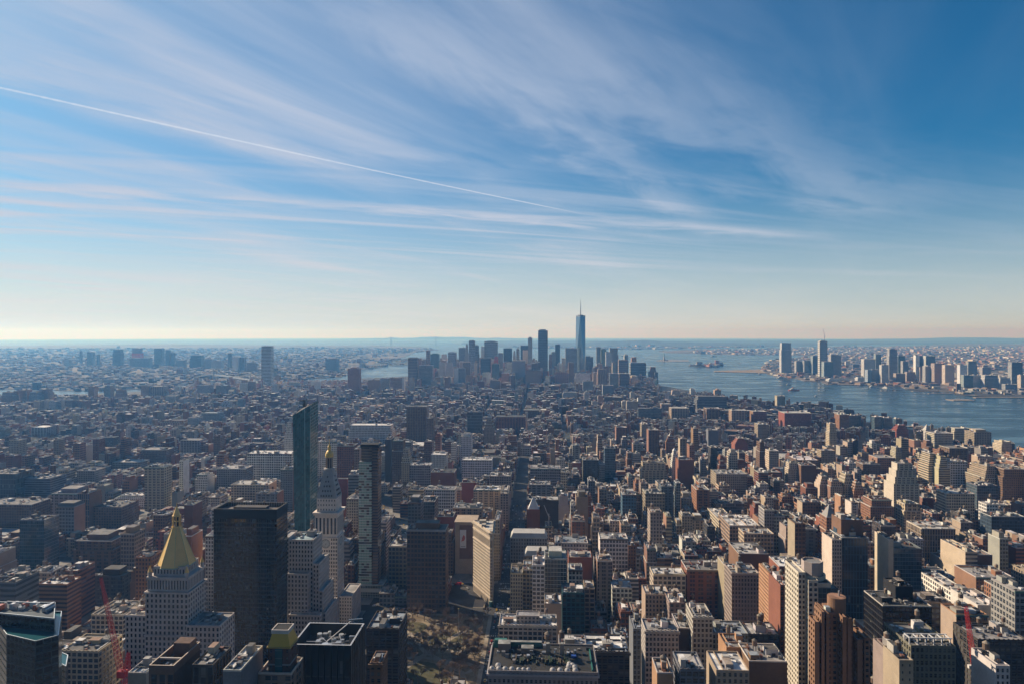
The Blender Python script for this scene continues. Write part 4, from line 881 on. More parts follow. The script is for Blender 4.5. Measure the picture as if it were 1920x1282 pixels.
# ------------------------------------------------------------------ buildings told apart in the photo
# left px, right px, top px, distance, depth, wall kind, colour, roof shade, flags, lowest px seen (0: none) | label; some tan or cream slabs paint in a neighbour's sunlit side
HAND = '''
113 187 1221 530 30 loft buff 4 WS 1290|pale loft block with large window grid and scalloped parapet behind the red crane
171 232 1153 640 34 loft cream 4 W 1200|small cream loft building with big windows behind the red crane boom
178 231 1080 800 25 paired dark 5 P 1130|dark flat-roofed block with a fenced rooftop left of the gilded pyramid
254 284 1045 700 22 punched rust 3 t 1130|narrow reddish tower squeezed against the gilded pyramid tower
385 401 1005 800 30 punched white 0 b 1150|white stone office block seen between gilded pyramid and black slab
72 127 1095 700 22 ribbon rust 0 t 1180|brick apartment block with white banded balconies behind the angular black tower
117 146 1070 760 30 ribbon brick 1 t 1160|red-brown banded apartment wing joined behind the brick balcony block
0 30 1092 600 28 ribbon slate 5 b 1150|slanted grey banded building at the left edge above the angular black tower
37 84 975 900 28 curtain slate 4 b 1060|dark blue-grey glass tower with fine horizontal lines near the left edge
97 149 925 1150 40 paired grey 2 P 985|grey office block carrying a pale wing-shaped roof structure
105 140 950 1000 24 loft grey 4 m 1000|small grey block with an orange tiled hip roof
46 96 897 1300 44 ribbon slate 2 b 935|broad slate office block with horizontal window bands near the left edge
-30 30 888 1300 50 stripes dark 3 b 940|dark striped slab cut by the left edge of the picture
-30 62 945 1050 40 punched brown 3 b 990|brown brick block filling the left edge below the striped slab
134 214 1015 880 44 paired brown 3 sP 1075|wide brown stepped building with a pale columned penthouse
175 229 950 1150 48 punched brown 4 b 990|massive purple-brown brick block with a ragged roof
145 168 925 1100 30 stripes brown 5 b 990|narrow dark brown tower beside the wing-roofed block
271 308 876 1300 28 paired buff 1 t 955|tall tan apartment tower with ribbed front in the left middle distance
210 274 930 1400 40 punched white 0 sS 948|white terraced apartment block stepping up beside the tan ribbed tower
265 312 843 1700 38 punched brown 2 c 868|brown boxy block with a pale arcaded top storey
338 375 825 1900 36 paired grey 3 b 850|grey ribbed slab standing alone over the low left rooftops
211 265 866 1600 36 punched grey 1 b 880|wide pale hospital-like block left of the tan ribbed tower
144 178 882 1550 36 punched grey 2 t 905|mid-grey block with a domed corner behind the wing-roofed building
366 390 890 1350 28 punched white 0 s 925|white pointed-top apartment block right of the tan ribbed tower
391 412 932 1150 30 punched cream 1 b 945|cream grid-windowed block just above the black slab roof
406 462 878 1350 36 punched grey 1 b 915|blocky grey apartment house above the black slab
433 505 908 1200 36 loft buff 1 c 938|broad sandy block with flat cornice above the black slab roof
463 548 850 1420 40 loft white 0 c 898|large white grid-fronted block left of the tall teal glass tower
480 520 925 1080 28 paired grey 4 b 948|grey block with dark roof garden above the black slab
526 549 880 1250 30 punched grey 2 b 960|grey stone block tucked left of the tall teal glass tower
533 550 792 1600 24 punched white 1 sSp 850|white stepped tower with a pointed top half hidden by the teal glass tower
596 606 828 1420 20 punched white 0 b 860|slim white block just left of the gilded cupola
604 632 828 1350 24 punched white 1 b 850|white block directly behind the gilded cupola of the clock tower
630 664 835 1350 30 punched brick 5 c 900|large dark red brick apartment block right of the clock tower cupola
664 674 842 1200 24 punched pink 1 b 900|pinkish narrow block just left of the slim green glass tower
634 652 897 1130 3 masonry red 0 b 920|building with a plain dark red blank wall right of the clock tower roof
653 673 890 1120 36 ribbon grey 1 b 925|pale banded block between red blank wall and slim green tower
650 672 935 1000 30 punched cream 0 b 965|cream stone block left of the slim green tower halfway down
653 735 797 1900 44 loft white 0 sc 822|long white department-store-like block over the low middle rooftops
762 800 762 1900 40 paired brown 4 b 825|big plain brown tower standing over the middle distance rooftops
800 812 784 1850 30 punched brown 3 t 815|brown side tower attached right of the plain brown slab
722 733 823 1450 34 masonry dark 1 t 880|dark narrow tower with a bright edge left of the cream setback tower
735 757 826 1420 32 punched brown 1 s 870|brown stepped tower with a green roof pavilion in the middle
752 769 842 1400 30 punched buff 1 sS 890|slender cream setback tower with sunlit left side over the bare trees
768 807 872 1350 34 loft grey 1 b 905|grey loft block right of the cream setback tower
808 836 852 1500 36 punched white 0 c 872|bright white cubic block right of the middle
864 884 818 1550 30 punched white 4 P 862|white ribbed tower with a dark green top
866 922 862 1380 34 loft white 0 c 882|long white loft block below the green-topped tower
808 852 885 1300 34 masonry brick 5 b 912|wide red-brown block with blank brick wall behind bare trees
798 853 917 1150 26 loft white 2 c 940|white grid-front loft block at the corner of the bare tree square
907 926 783 2050 36 punched tan 1 sSp 835|tan tower with tapering top left of the long dark red block
930 985 781 2150 50 paired brick 5 b 805|long dark red library-like block with flat roof in the middle distance
876 904 772 2300 30 stripes slate 4 b 815|dark slate tower pair member left of the tan tapering tower
918 958 892 1280 34 loft tan 1 c 915|tan loft block at the left side of the long straight avenue
888 938 918 1150 34 paired buff 0 c 950|buff building row with pale roofs left of the avenue canyon
938 953 925 1100 60 punched buff 1 b 960|buff corner block standing at the left lip of the avenue canyon
765 789 942 950 26 loft slate 2 P 1000|dark windowed office tower with cornice left of the wedge building
789 815 940 1000 34 curtain slate 4 b 985|sloped-top dark glass block behind the windowed office tower
850 903 952 990 28 paired tan 3 c 985|tan office block rising directly behind the wedge building
820 850 968 950 26 masonry red 4 b 1000|building with small dark red hipped roof left of the tan block
800 850 1000 900 30 punched brown 2 s 1050|brown stepped old building above the dark gridded tower
763 836 993 785 24 loft brown 4 cP 1132|dark brown gridded office tower left of the wedge building beside the park
728 762 1025 860 36 loft tan 1 t 1075|tan loft with exposed frame front right of the slim green tower
711 740 1112 800 20 loft grey 2 b 1130|low grey neoclassical block by the park right of the glass podium
740 763 1118 800 20 loft slate 2 b 1130|small dark block between neoclassical block and the dark gridded tower
926 938 975 880 50 punched tan 2 s 1080|tall brown stepped block behind the wedge building along the avenue
693 716 1245 420 16 punched brown 1 Wc 1290|low brown stone house with arched top storey beside the open-topped black tower
687 748 1180 470 30 loft dark 8 W 1240|dark brick block with a blue-shaded roof between black tower and park
360 400 1248 340 20 stripes dark 3 b 1290|dark striped office block right of the brown framed-roof tower
418 452 1258 330 26 masonry slate 6 b 1290|low wide roof with a pale terrace in front of the black slab
240 275 1262 420 18 masonry grey 6 b 1290|low building with long pale roof vaults below the red crane
935 1044 1172 600 24 loft stone 6 WcP 1212|stone hotel with scalloped parapet and central penthouse facing the park
957 980 1075 730 30 paired buff 4 W 1165|slim buff corner building at the avenue right of the park
980 1000 1068 740 30 loft buff 8 W 1160|buff office block with blue-shaded roof at the avenue corner
998 1021 1060 690 30 loft white 0 Wb 1130|white stepped office building with tall sunlit window bays
1021 1053 1132 640 24 masonry tan 0 b 1165|plain windowless tan wall building in front of the white stepped one
1021 1062 1048 720 30 curtain pale 1 P 1130|upper glass and white frame tower of the stepped office group
1054 1096 1112 660 26 loft teal 4 W 1170|dark green-glass gridded block right of the windowless tan wall
1096 1115 1104 680 24 loft tan 2 W 1160|tan arched-window building right of the dark green-glass block
957 1026 1008 840 26 punched grey 1 m 1058|grey building with a mansard storey of dormers right of the avenue
983 1030 1042 790 24 paired grey 1 m 1062|grey dormered block with a tiny gilded corner dome by the avenue
1041 1102 1017 850 28 loft white 8 c 1045|wide white-columned block with a blue-grey roof
1066 1110 1045 780 26 masonry brick 1 b 1095|dark red brick blank-walled block with pale roof clutter
1066 1092 1068 740 20 loft white 0 b 1090|small white low office annex in front of the red blank block
1120 1148 1052 760 22 paired pink 1 t 1120|pink-tan narrow tower with sunlit left wall and roof tank
1125 1177 1010 830 26 loft white 1 cb 1072|white grid-front loft building with large panes
1148 1185 1102 740 24 loft white 1 b 1130|low white arcade-fronted building below the white grid loft
1048 1100 1215 520 22 punched grey 2 W 1240|low grey house with a long green-edged roof behind the dome tent terrace
1098 1180 1222 520 30 loft dark 0 Wc 1290|dark-corniced arcaded office block at the right of the dome tent terrace
1187 1208 1180 560 26 paired slate 4 W 1290|slate block with light roof behind the arcaded office block
1150 1178 1195 600 20 punched slate 8 b 1215|small teal-shaded penthouse roofs right of the stone hotel
1210 1272 1183 520 22 paired stone 2 Wc 1270|stone block with two dark recessed light courts in its front
1272 1298 1178 540 28 masonry dark 1 t 1240|dark slot building with a sunlit cream water tank
1299 1336 1157 530 26 paired stone 3 Wc 1290|tall stone office block with sunlit edge and arched upper windows
1336 1402 1188 540 24 paired grey 8 W 1250|wide grey loft with a blue-shaded roof and row of upper windows
1402 1460 1190 540 24 loft dark 1 W 1250|dark gridded loft joined right of the blue-roofed loft
1275 1321 1256 430 24 loft slate 1 W 1290|small slate-fronted building with striped shadows on its pale roof
1232 1262 1262 430 20 masonry orange 1 b 1290|little building with a bright sunlit side wall at the bottom
1343 1404 1258 430 26 punched tan 0 W 1290|tan house with pale roof and sunlit left gable at the bottom
1362 1405 1215 470 22 masonry orange 3 Wt 1250|reddish low block with parapet and tanks on the roof
1405 1475 1240 450 26 masonry brown 2 t 1290|brown low block with long beam-edged roof and several tanks
1255 1285 1130 620 26 punched pink 0 t 1175|pink-grey low block with rounded parapet corners
1210 1255 1115 640 24 punched tan 1 Wt 1160|tan block with a sunlit left wall and a clutter of roof sheds
1225 1285 1078 700 24 loft cream 6 b 1105|cream block with a wide slatted pale roof
1288 1360 1068 700 30 paired brick 3 c 1130|large dark red banded brick block in the right middle
1253 1287 1128 640 22 punched tan 2 t 1150|smaller tan block with lit left edge below the slatted pale roof
1372 1423 1075 640 26 paired pink 1 Wc 1165|pink stone office tower with big arched upper windows and sunlit left side
1360 1372 1062 670 30 masonry tan 1 b 1130|plain tan slab wing joined to the pink stone tower
1385 1440 1038 740 40 masonry brown 1 b 1120|wide dark brown slab behind the pink stone tower
1444 1461 1080 570 30 ribbon orange 2 W 1180|narrower red-orange brick apartment slab with sunlit window bays
1463 1501 1098 540 28 paired brick 1 Wb 1200|wider red-orange brick apartment slab left of the cream ribbed tower
1461 1515 1062 660 30 masonry brick 0 b 1080|flat brown block with bright roof behind the red-orange brick slabs
1395 1450 1000 900 26 loft buff 1 t 1025|buff warehouse with domed corner turrets on the roof
1368 1425 985 950 60 loft tan 0 c 1020|long tan warehouse with deep grid windows beside the cross avenue
1348 1378 975 1000 70 loft cream 1 b 1010|cream warehouse wing with sunlit side along the avenue
1342 1395 943 1150 30 curtain slate 4 b 968|dark green glass block above the cream warehouse
1560 1578 1012 720 26 paired cream 3 W 1090|cream-edged left bay of the dark glass tower with brown box top
1578 1626 1008 722 30 stripes navy 3 b 1150|dark blue glass tower with pale window strips in the right middle
1577 1618 975 730 24 masonry brown 0 b 1005|plain brown penthouse box crowning the dark blue glass tower
1667 1727 1028 720 28 curtain slate 5 b 1135|glass tower with an unfinished yellow-green top floor
1666 1675 1012 716 30 masonry cream 1 b 1125|tall sunlit cream fin wall on the left of the unfinished glass tower
1655 1745 1136 545 32 black_wall black 5 b 1290|broad black office block at lower right
1679 1711 1100 560 20 masonry black 5 b 1135|black louvred box standing on the broad black office block
1735 1797 1128 640 26 loft dark 2 c 1180|dark gridded block with pale mullions right of the black office block
1730 1787 1080 720 30 loft slate 1 c 1128|slate office block with a paired column front
1728 1790 991 950 40 stripes tan 1 b 1035|wide tan loft with tall ribbed front in the right distance
1810 1832 1035 800 50 ribbon cream 3 b 1088|block with a bright cream striped side facing left
1832 1860 1040 805 48 masonry brown 3 b 1090|plain dark brown slab joined right of the cream striped side
1830 1900 1082 760 40 punched rust 2 b 1110|long low red-brown brick building with flat roof near the right edge
1783 1815 1108 640 50 loft white 1 b 1150|white building with a sunlit window grid facing left near the right edge
1833 1880 1135 600 40 masonry pale 1 b 1175|pale plain gable wall building with dark front at the right
1884 1925 1110 640 30 punched rust 2 b 1150|orange brick block cut by the right edge
1903 1930 1108 560 30 loft grey 1 b 1175|grey loft with white columns at the right edge
1793 1850 1152 560 22 loft orange 4 b 1180|orange roof structure with a terrace rail behind the right crane
1833 1925 1200 500 30 loft dark 2 Wt 1260|wide dark loft with curved pale parapet at the right edge
1708 1790 1212 430 34 paired olive 3 W 1290|olive-grey apartment block carrying a white open frame on its roof
1686 1712 1240 380 18 masonry tan 3 W 1290|pinkish tower block in the bottom right with recessed corners
1665 1686 1225 395 18 paired pink 2 W 1290|slimmer pinkish block with sunlit balconies left of its twin
1867 1893 1250 420 24 punched pale 2 W 1290|narrow pale block with ribbed front at the bottom right corner
1676 1723 870 1150 34 paired cream 3 sS 960|tall cream stepped tower with sunlit left face in the right distance
1695 1727 945 1080 30 paired buff 3 s 975|cream base wing in front of the tall cream stepped tower
1741 1758 850 1400 40 ribbon buff 2 sS 910|sand-coloured tower with a curved stepped top, left one of two
1760 1781 856 1380 36 ribbon buff 2 sS 912|darker sand-coloured stepped tower, right one of two
1632 1675 937 1100 34 punched rust 3 sc 975|red-brown stepped brick building left of the tall cream stepped tower
1645 1676 858 1500 40 punched rust 2 c 890|ribbed red-brown block left of the cream stepped tower top
1618 1650 870 1480 34 punched brown 2 t 890|brown block with lit left edge over low right rooftops
1582 1600 890 1280 30 punched buff 2 sS 935|golden tan stepped tower, tallest of the sunlit trio
1557 1580 903 1280 26 punched buff 2 s 935|golden tan block in the middle of the sunlit trio
1537 1556 893 1300 26 punched buff 2 sS 935|golden tan stepped tower at the left of the sunlit trio
1601 1620 905 1260 26 punched orange 2 sS 930|orange stepped block right of the golden trio
1478 1502 868 1400 30 punched cream 1 s 905|cream ribbed tower with bright left side above the sunlit trio
1502 1530 872 1380 34 masonry brown 3 t 905|dark brown block with lit edge right of the cream ribbed tower
1548 1576 970 900 26 punched rust 2 sp 1005|small red brick building with round turret roofs
1576 1580 930 1000 20 masonry orange 1 t 950|thin orange chimney-like tower over the right rooftops
1442 1460 845 1500 26 punched cream 1 b 880|cream slab pair catching sun left of the cream ribbed tower
1780 1815 840 1500 40 paired brown 3 c 880|big brown brick warehouse block in the right distance
1777 1813 865 1380 36 loft white 0 c 890|white cubic office block with square windows below the brown warehouse
1846 1875 875 1300 60 punched tan 2 sS 905|rosy stepped block with sunlit side left of the dark right mass
1880 1930 880 1280 60 punched brown 3 sc 940|huge dark brown block at the right edge of the distance
1832 1870 910 1180 30 curtain slate 3 b 935|dark glass block with orange brick side near the right edge
1775 1826 925 1120 30 loft cream 1 t 955|cream low block with a small bell tower on top
1859 1920 968 1000 26 loft navy 5 b 1000|dark blue netting-covered building at the right edge
1850 1880 945 1050 20 loft white 1 c 965|white small office block with a blue grid front
1690 1730 1010 900 26 punched pale 1 b 1030|small pale block just right of the unfinished tower
1752 1786 812 1850 40 loft cream 2 c 840|cream warehouse tower with big windows near the river
1789 1822 803 2100 40 loft cream 1 s 825|cream castle-like block with antenna by the river
1827 1858 810 2000 46 paired tan 1 P 835|tan riverside tower with penthouse at the right
1878 1897 828 1900 36 punched cream 1 s 850|small cream riverside block near the right edge
1735 1749 806 2100 26 punched pale 1 sp 825|slim pale building with a peaked top near the river
1681 1703 797 2300 30 punched red 1 sS 820|pink-red stepped building near the riverside pier
1640 1655 781 2500 22 curtain glass 1 b 805|left glass apartment tower of three at the riverbank
1657 1673 783 2480 22 curtain silver 1 b 805|middle glass apartment tower of three at the riverbank
1680 1692 785 2480 20 curtain glass 2 b 800|right glass apartment tower of three at the riverbank
1574 1592 777 2500 40 punched rust 2 t 805|red-brown riverside block beside the dark glass one
1592 1614 779 2520 40 curtain slate 3 b 800|dark glass riverside block left of the three glass towers
1471 1521 774 2520 60 punched red 1 c 800|big square red block with a pale green roof by the river
1457 1472 742 3000 30 punched buff 1 b 760|lone sandy tower block on the river edge
1412 1437 771 2550 40 punched red 1 b 790|red brick warehouse left of the big square red block
1372 1400 769 2600 40 paired tan 1 c 790|tan warehouse near the river left of the red brick one
1325 1350 766 2650 50 paired brown 3 c 785|brown warehouse standing below the long dark terminal
1307 1362 743 2800 60 ribbon slate 4 s 765|long dark horizontal-banded terminal by the river
1259 1292 765 2650 50 paired tan 1 c 785|dark tan printing-house block right of the grey-blue slab
1240 1258 757 2800 36 punched tan 1 c 770|sandstone block with flat top above the grey-blue slab
1197 1240 765 2700 24 curtain slate 2 b 785|grey-blue slab with bright white left end wall
1175 1196 752 2750 20 punched cream 1 b 770|cream twin slab left of the grey-blue slab
1100 1110 838 2000 20 punched cream 1 t 850|thin cream tower over the village rooftops
1216 1236 806 2000 34 paired brown 1 b 850|brown slab with a bright orange left edge over the village
1203 1215 795 2150 34 punched tan 1 b 820|tan slab behind the one with the orange edge
1251 1266 818 1850 28 punched rust 1 sSp 850|red-brown tower with a tapered pyramid crown
1328 1347 806 1950 26 masonry slate 1 b 835|dark blank slab with a bright white stripe over the village
1345 1352 803 2000 26 punched tan 1 b 830|thin tan slab joined right of the white-striped slab
1378 1402 822 1800 34 masonry brick 2 sS 845|angular brown stepped block above low village houses
1421 1440 795 2150 34 punched tan 1 t 820|tan apartment block in the distance right of the village
1134 1154 840 1380 26 curtain blue 4 b 900|bright blue glass tower in the centre-right middle distance
1124 1134 870 1360 26 curtain silver 1 b 905|silver twin fin tower left of the blue glass one
1093 1122 862 1360 30 paired dark 2 b 895|dark gridded apartment block left of the blue glass tower
994 1051 878 1260 34 loft grey 1 c 905|wide grey loft right of the avenue in the middle distance
992 1032 908 1120 30 paired grey 1 c 932|dark grey window-gridded block below the wide grey loft
987 1047 937 1020 26 masonry dark 1 c 962|broad dark blank block at the right lip of the avenue
988 1012 955 960 24 masonry brick 6 p 990|brick building with a white gabled roof at the avenue
1203 1250 868 1350 30 paired buff 1 s 900|tan gothic-topped block with sunlit left strip
1260 1272 845 1450 20 punched white 0 sSp 890|white pinnacled tower over the middle right rooftops
1272 1300 862 1380 30 masonry brick 3 b 890|dark red blank-sided block right of the white pinnacled tower
1210 1246 925 1080 34 loft tan 1 c 950|tan block with a curved gable and sunlit side
1240 1262 912 1090 26 paired glass 1 b 950|pale blue striped block right of the curved gable
1268 1276 905 1100 20 curtain silver 1 b 955|thin silver glass fin tower in the middle right
1167 1193 927 1050 24 loft blue 1 c 950|small blue-white loft with a square panelled front
1343 1400 888 1300 44 punched tan 2 c 905|long brown apartment block with bright parapet corners
1306 1330 918 1150 40 paired rust 2 c 945|red-brown block with sunlit left wall in the right middle
'''
# far towers: left px, right px, top px, distance, depth, wall kind, colour, flags | label; a few cream or pale slabs colour in one tower's sunlit face
FAR = '''
765 782 671 3700 40 stripes brown b|brown ribbed tower at the left end of the far skyline by the water
785 811 685 3750 40 curtain silver b|plain blue-grey slab right of the brown ribbed tower in the far skyline
799 806 657 4700 30 stripes rust b|thin rust-brown tower behind the blue-grey slab
807 823 664 4600 45 curtain teal P|dark green tower with a raised roof bump at left of the far skyline
823 834 680 4300 34 punched grey b|small grey tower right of the green bump-topped one
835 850 680 4200 30 punched grey sSp|grey stone tower tapering to a pyramid in the far skyline
840 855 661 4600 40 stripes silver P|striped tower with a bright roof rim behind the grey pyramid
851 859 690 3800 20 masonry cream b|sunlit cream slab end standing before the far skyline
859 872 690 3810 34 punched slate b|slate block joined right of the sunlit cream slab
860 876 652 4650 40 punched slate b|tall flat slate tower left of the rippled silver one
871 879 647 4550 30 punched grey sSp|grey tower with a sharp pinnacle in the far skyline
879 890 639 4150 30 stripes silver b|tall rippled silver apartment tower left in the far skyline
890 898 648 4400 34 stripes slate s|dark side tower right of the rippled silver one
902 908 650 4750 26 masonry cream b|narrow pale slab end at the left of the wide flat bank tower
908 933 641 4750 44 stripes grey Pa|wide flat-topped grey bank tower with a small mast
901 920 672 4050 34 stripes navy b|dark navy tower with a flat black top below the bank tower
925 935 668 4200 26 masonry red sSp|bright red netted tower with a stepped pointed top
934 943 662 4500 26 punched slate b|small slate tower right of the red netted one
922 936 682 4000 30 curtain teal b|teal block at the foot of the red netted tower
944 960 653 4800 40 curtain navy b|square dark teal tower right of the red one
961 968 660 4350 22 punched pale sSp|slim pale gothic tower with a fine spire
968 974 654 4650 26 stripes grey P|thin grey tower right of the gothic spire
976 990 648 4750 40 curtain navy b|dark tower left of the slender concrete one
980 993 657 4500 30 masonry tan b|tan slab before the dark tower
990 998 634 4450 24 punched grey P|slender grey concrete tower with notched crown
960 985 676 3900 44 masonry slate c|bulky windowless slab with dark top in the far skyline
1009 1027 620 4150 36 stripes glass P|tall blue-grey hotel tower second highest of the far skyline
1041 1050 646 4800 30 curtain navy b|narrow dark teal slab left of the grey box tower
1029 1035 664 4500 20 punched brown s|small brown pointed block beside the narrow teal slab
1034 1042 660 4600 26 curtain silver b|silver slab left of the narrow teal one
1060 1082 653 4420 40 curtain grey b|grey box tower directly left of the tallest glass tower
1054 1060 674 4300 20 masonry tan s|small tan tower left of the grey box
1097 1108 668 4480 28 curtain slate s|dark curved-top tower just right of the tallest glass tower
1118 1127 651 4850 30 curtain slate b|first dark tower right of the tallest glass tower
1127 1137 655 4800 30 curtain teal P|teal tower second right of the tallest
1136 1144 660 4700 26 masonry silver b|pale slab joined before the square grey tower
1143 1158 653 4750 40 curtain grey b|square grey tower right of the pale slab
1160 1178 676 4600 40 stripes brown m|brown tower with dark sloping roof near the bay
1182 1211 681 4500 50 stripes slate m|wide slate tower with a sloping shoulder top near the bay
1216 1222 697 4550 24 punched brown b|narrow brown block near the tip of the far skyline
1219 1230 688 4450 26 punched brick s|red-brown stepped tower near the tip of the far skyline
1228 1234 698 4420 26 curtain slate b|last dark block at the right tip of the far skyline
1078 1107 700 3950 34 masonry cream s|sunlit cream slanted block below the tallest glass tower
985 1015 694 3850 44 punched brown s|broad brown shaded block in front of the far skyline
1040 1066 697 3900 40 paired brick s|dark brick block in front left of the tallest glass tower
1093 1112 714 3500 34 curtain slate b|dark glass block below the sunlit cream slab
1112 1120 698 3800 24 punched tan b|thin tan sunlit block right of the cream slanted one
1120 1138 692 3700 34 paired brown s|brown stepped block before the bay towers
1143 1160 700 3500 34 curtain silver b|pale greenish glass block before the bay towers
1161 1180 700 3700 36 stripes brown b|brown riverside slab below the sloping roof tower
1055 1082 735 3200 44 punched grey s|grey block with stepped roof among the mid rooftops
1130 1150 722 3300 34 curtain slate b|dark slate block right of centre below the far skyline
1095 1105 735 3100 20 punched white s|small white stepped block below the far skyline
1121 1131 742 3000 24 masonry brown b|brown block with one sunlit face below the far skyline
1110 1121 752 2900 22 punched cream b|small cream block in front of the brown half-lit one
1128 1143 757 2700 26 punched orange sS|orange stepped tower in the low middle rooftops
1182 1190 735 3150 20 punched cream b|cream block over the tunnel-side rooftops
1166 1176 752 2800 24 punched cream b|bright cream slab, first of a row below the bay towers
1196 1204 746 2900 24 punched white b|white slab right of the bright cream one
1340 1352 731 3400 24 punched orange d|orange round-topped block at the riverside
1295 1303 729 3350 24 punched cream b|small cream block at the far riverside
1260 1275 731 3350 24 punched tan s|tan block over the far riverside roofs
490 508 649 3850 40 curtain silver b|lone tall blue glass tower across the left water
652 674 691 3300 34 punched brick P|dark red brick slab left of the far water
690 712 712 3500 30 punched brown b|brown riverside apartment block right of the dark red slab
713 730 709 3600 26 punched slate b|slate riverside apartment block near the left water
731 753 708 3550 28 punched brown s|brown apartment block beside the water at left of the skyline
754 758 708 3400 22 masonry cream b|thin cream sunlit slab at the water edge
767 776 708 3400 26 punched tan s|small tan block below the brown ribbed tower
805 818 742 3100 26 punched white s|bright white small block below the skyline at left
832 846 730 3200 26 curtain slate b|slate block below the cream slab end
845 860 742 3100 26 curtain blue b|blue block below the far skyline at left
918 938 713 3600 30 punched brown s|brown peaked block in the middle before the skyline
211 226 655 6500 60 curtain slate s|dark tower left of the pink banded tower across the river
247 263 662 6300 56 masonry red b|pink-red netted tower across the left river
248 262 653 6320 50 masonry slate b|dark cap floors above the pink-red netted tower
243 280 671 6200 60 punched slate b|wide dark block behind the foot of the pink-red tower
289 303 653 6600 56 curtain slate b|dark tower right of the pink-red one
310 317 656 6500 34 curtain slate b|slim dark tower in a pair across the river
320 326 661 6500 30 curtain slate b|smaller slim tower right of the dark slim one
163 174 660 6400 40 curtain silver b|silver-lit tower left of the dark one across the river
181 185 665 6400 24 curtain slate b|thin tower right of the silver-lit one
149 153 659 6900 20 punched slate sp|thin pointed clock-like tower far left
119 130 674 6500 34 punched grey b|grey block with a bright roof at far left
330 346 675 6200 44 punched slate b|slate block right of the slim pair
356 378 666 6100 60 curtain glass s|wide glassy block with a sunlit roof tip
384 396 673 6000 40 punched slate b|slate tower right of the wide glassy block
396 416 676 5900 50 punched grey s|grey block group above the bridge
427 433 662 6000 26 curtain slate b|narrow dark tower above the bridge
437 447 669 5600 30 masonry cream b|sunlit cream slab above the bridge
447 458 670 5620 36 punched slate b|slate block joined right of the cream slab
462 478 680 5500 50 punched brown s|brown block left of the lone blue glass tower
610 632 672 5600 70 punched slate b|isolated dark block on the flat far shore
128 162 719 4300 60 masonry navy b|dark blue silo-like factory on the river bank
195 207 711 4200 40 punched grey b|grey block right of the dark factory on the river bank
2 23 735 2950 40 punched brown s|leftmost brown housing tower by the river
30 51 731 3000 40 punched brown s|brown housing tower, second from the left edge
54 70 735 2980 40 punched slate s|slate housing tower, third from the left edge
71 90 729 3020 40 punched brown s|brown housing tower, fourth from the left edge
63 75 752 2700 30 punched tan b|tan housing slab in the lower left housing row
76 90 750 2720 28 masonry pink b|rosy sunlit housing slab in the lower left housing row
91 105 752 2700 30 punched grey b|grey-green housing slab in the lower left housing row
104 122 748 2750 34 punched grey b|grey ribbed housing slab in the lower left housing row
122 136 750 2740 30 punched brown b|brown housing slab in the lower left housing row
137 160 751 2760 34 punched brick b|dark red housing slab ending the lower left housing row
165 176 725 3150 30 punched brown b|brown riverside tower left of the bright water strip
195 207 723 3150 30 punched slate s|slate riverside tower over the water strip
216 232 731 3100 30 punched brown s|low brown riverside block over the water strip
264 280 723 3250 36 punched brown b|brown housing tower right of the water strip
282 308 724 3250 40 paired brown b|wide brown housing slab right of the water strip
310 330 742 3000 34 punched grey b|grey low block in the left middle distance
370 394 722 3400 40 punched slate b|slate housing block below the bridge
405 425 722 3350 44 punched slate b|second slate housing block below the bridge
414 430 752 2800 30 paired silver sS|grey-silver stepped tower in the left middle distance
446 456 748 2800 22 curtain glass b|slim glassy block in the left middle distance
450 464 718 3500 26 punched cream b|cream housing tower left of the lone blue glass tower
465 476 715 3500 26 punched brown b|brown housing tower left of the lone blue glass tower
509 520 720 3400 26 punched cream s|sunlit housing tower right of the lone blue glass tower
265 280 783 2300 30 punched slate b|slate tower in the low left rooftops
300 345 788 2250 40 paired brown s|long brown housing block in the low left rooftops
352 372 783 2250 34 punched slate b|slate housing block right of the long brown one
375 412 774 2350 44 punched slate s|broad dark housing block in the low left rooftops
'''
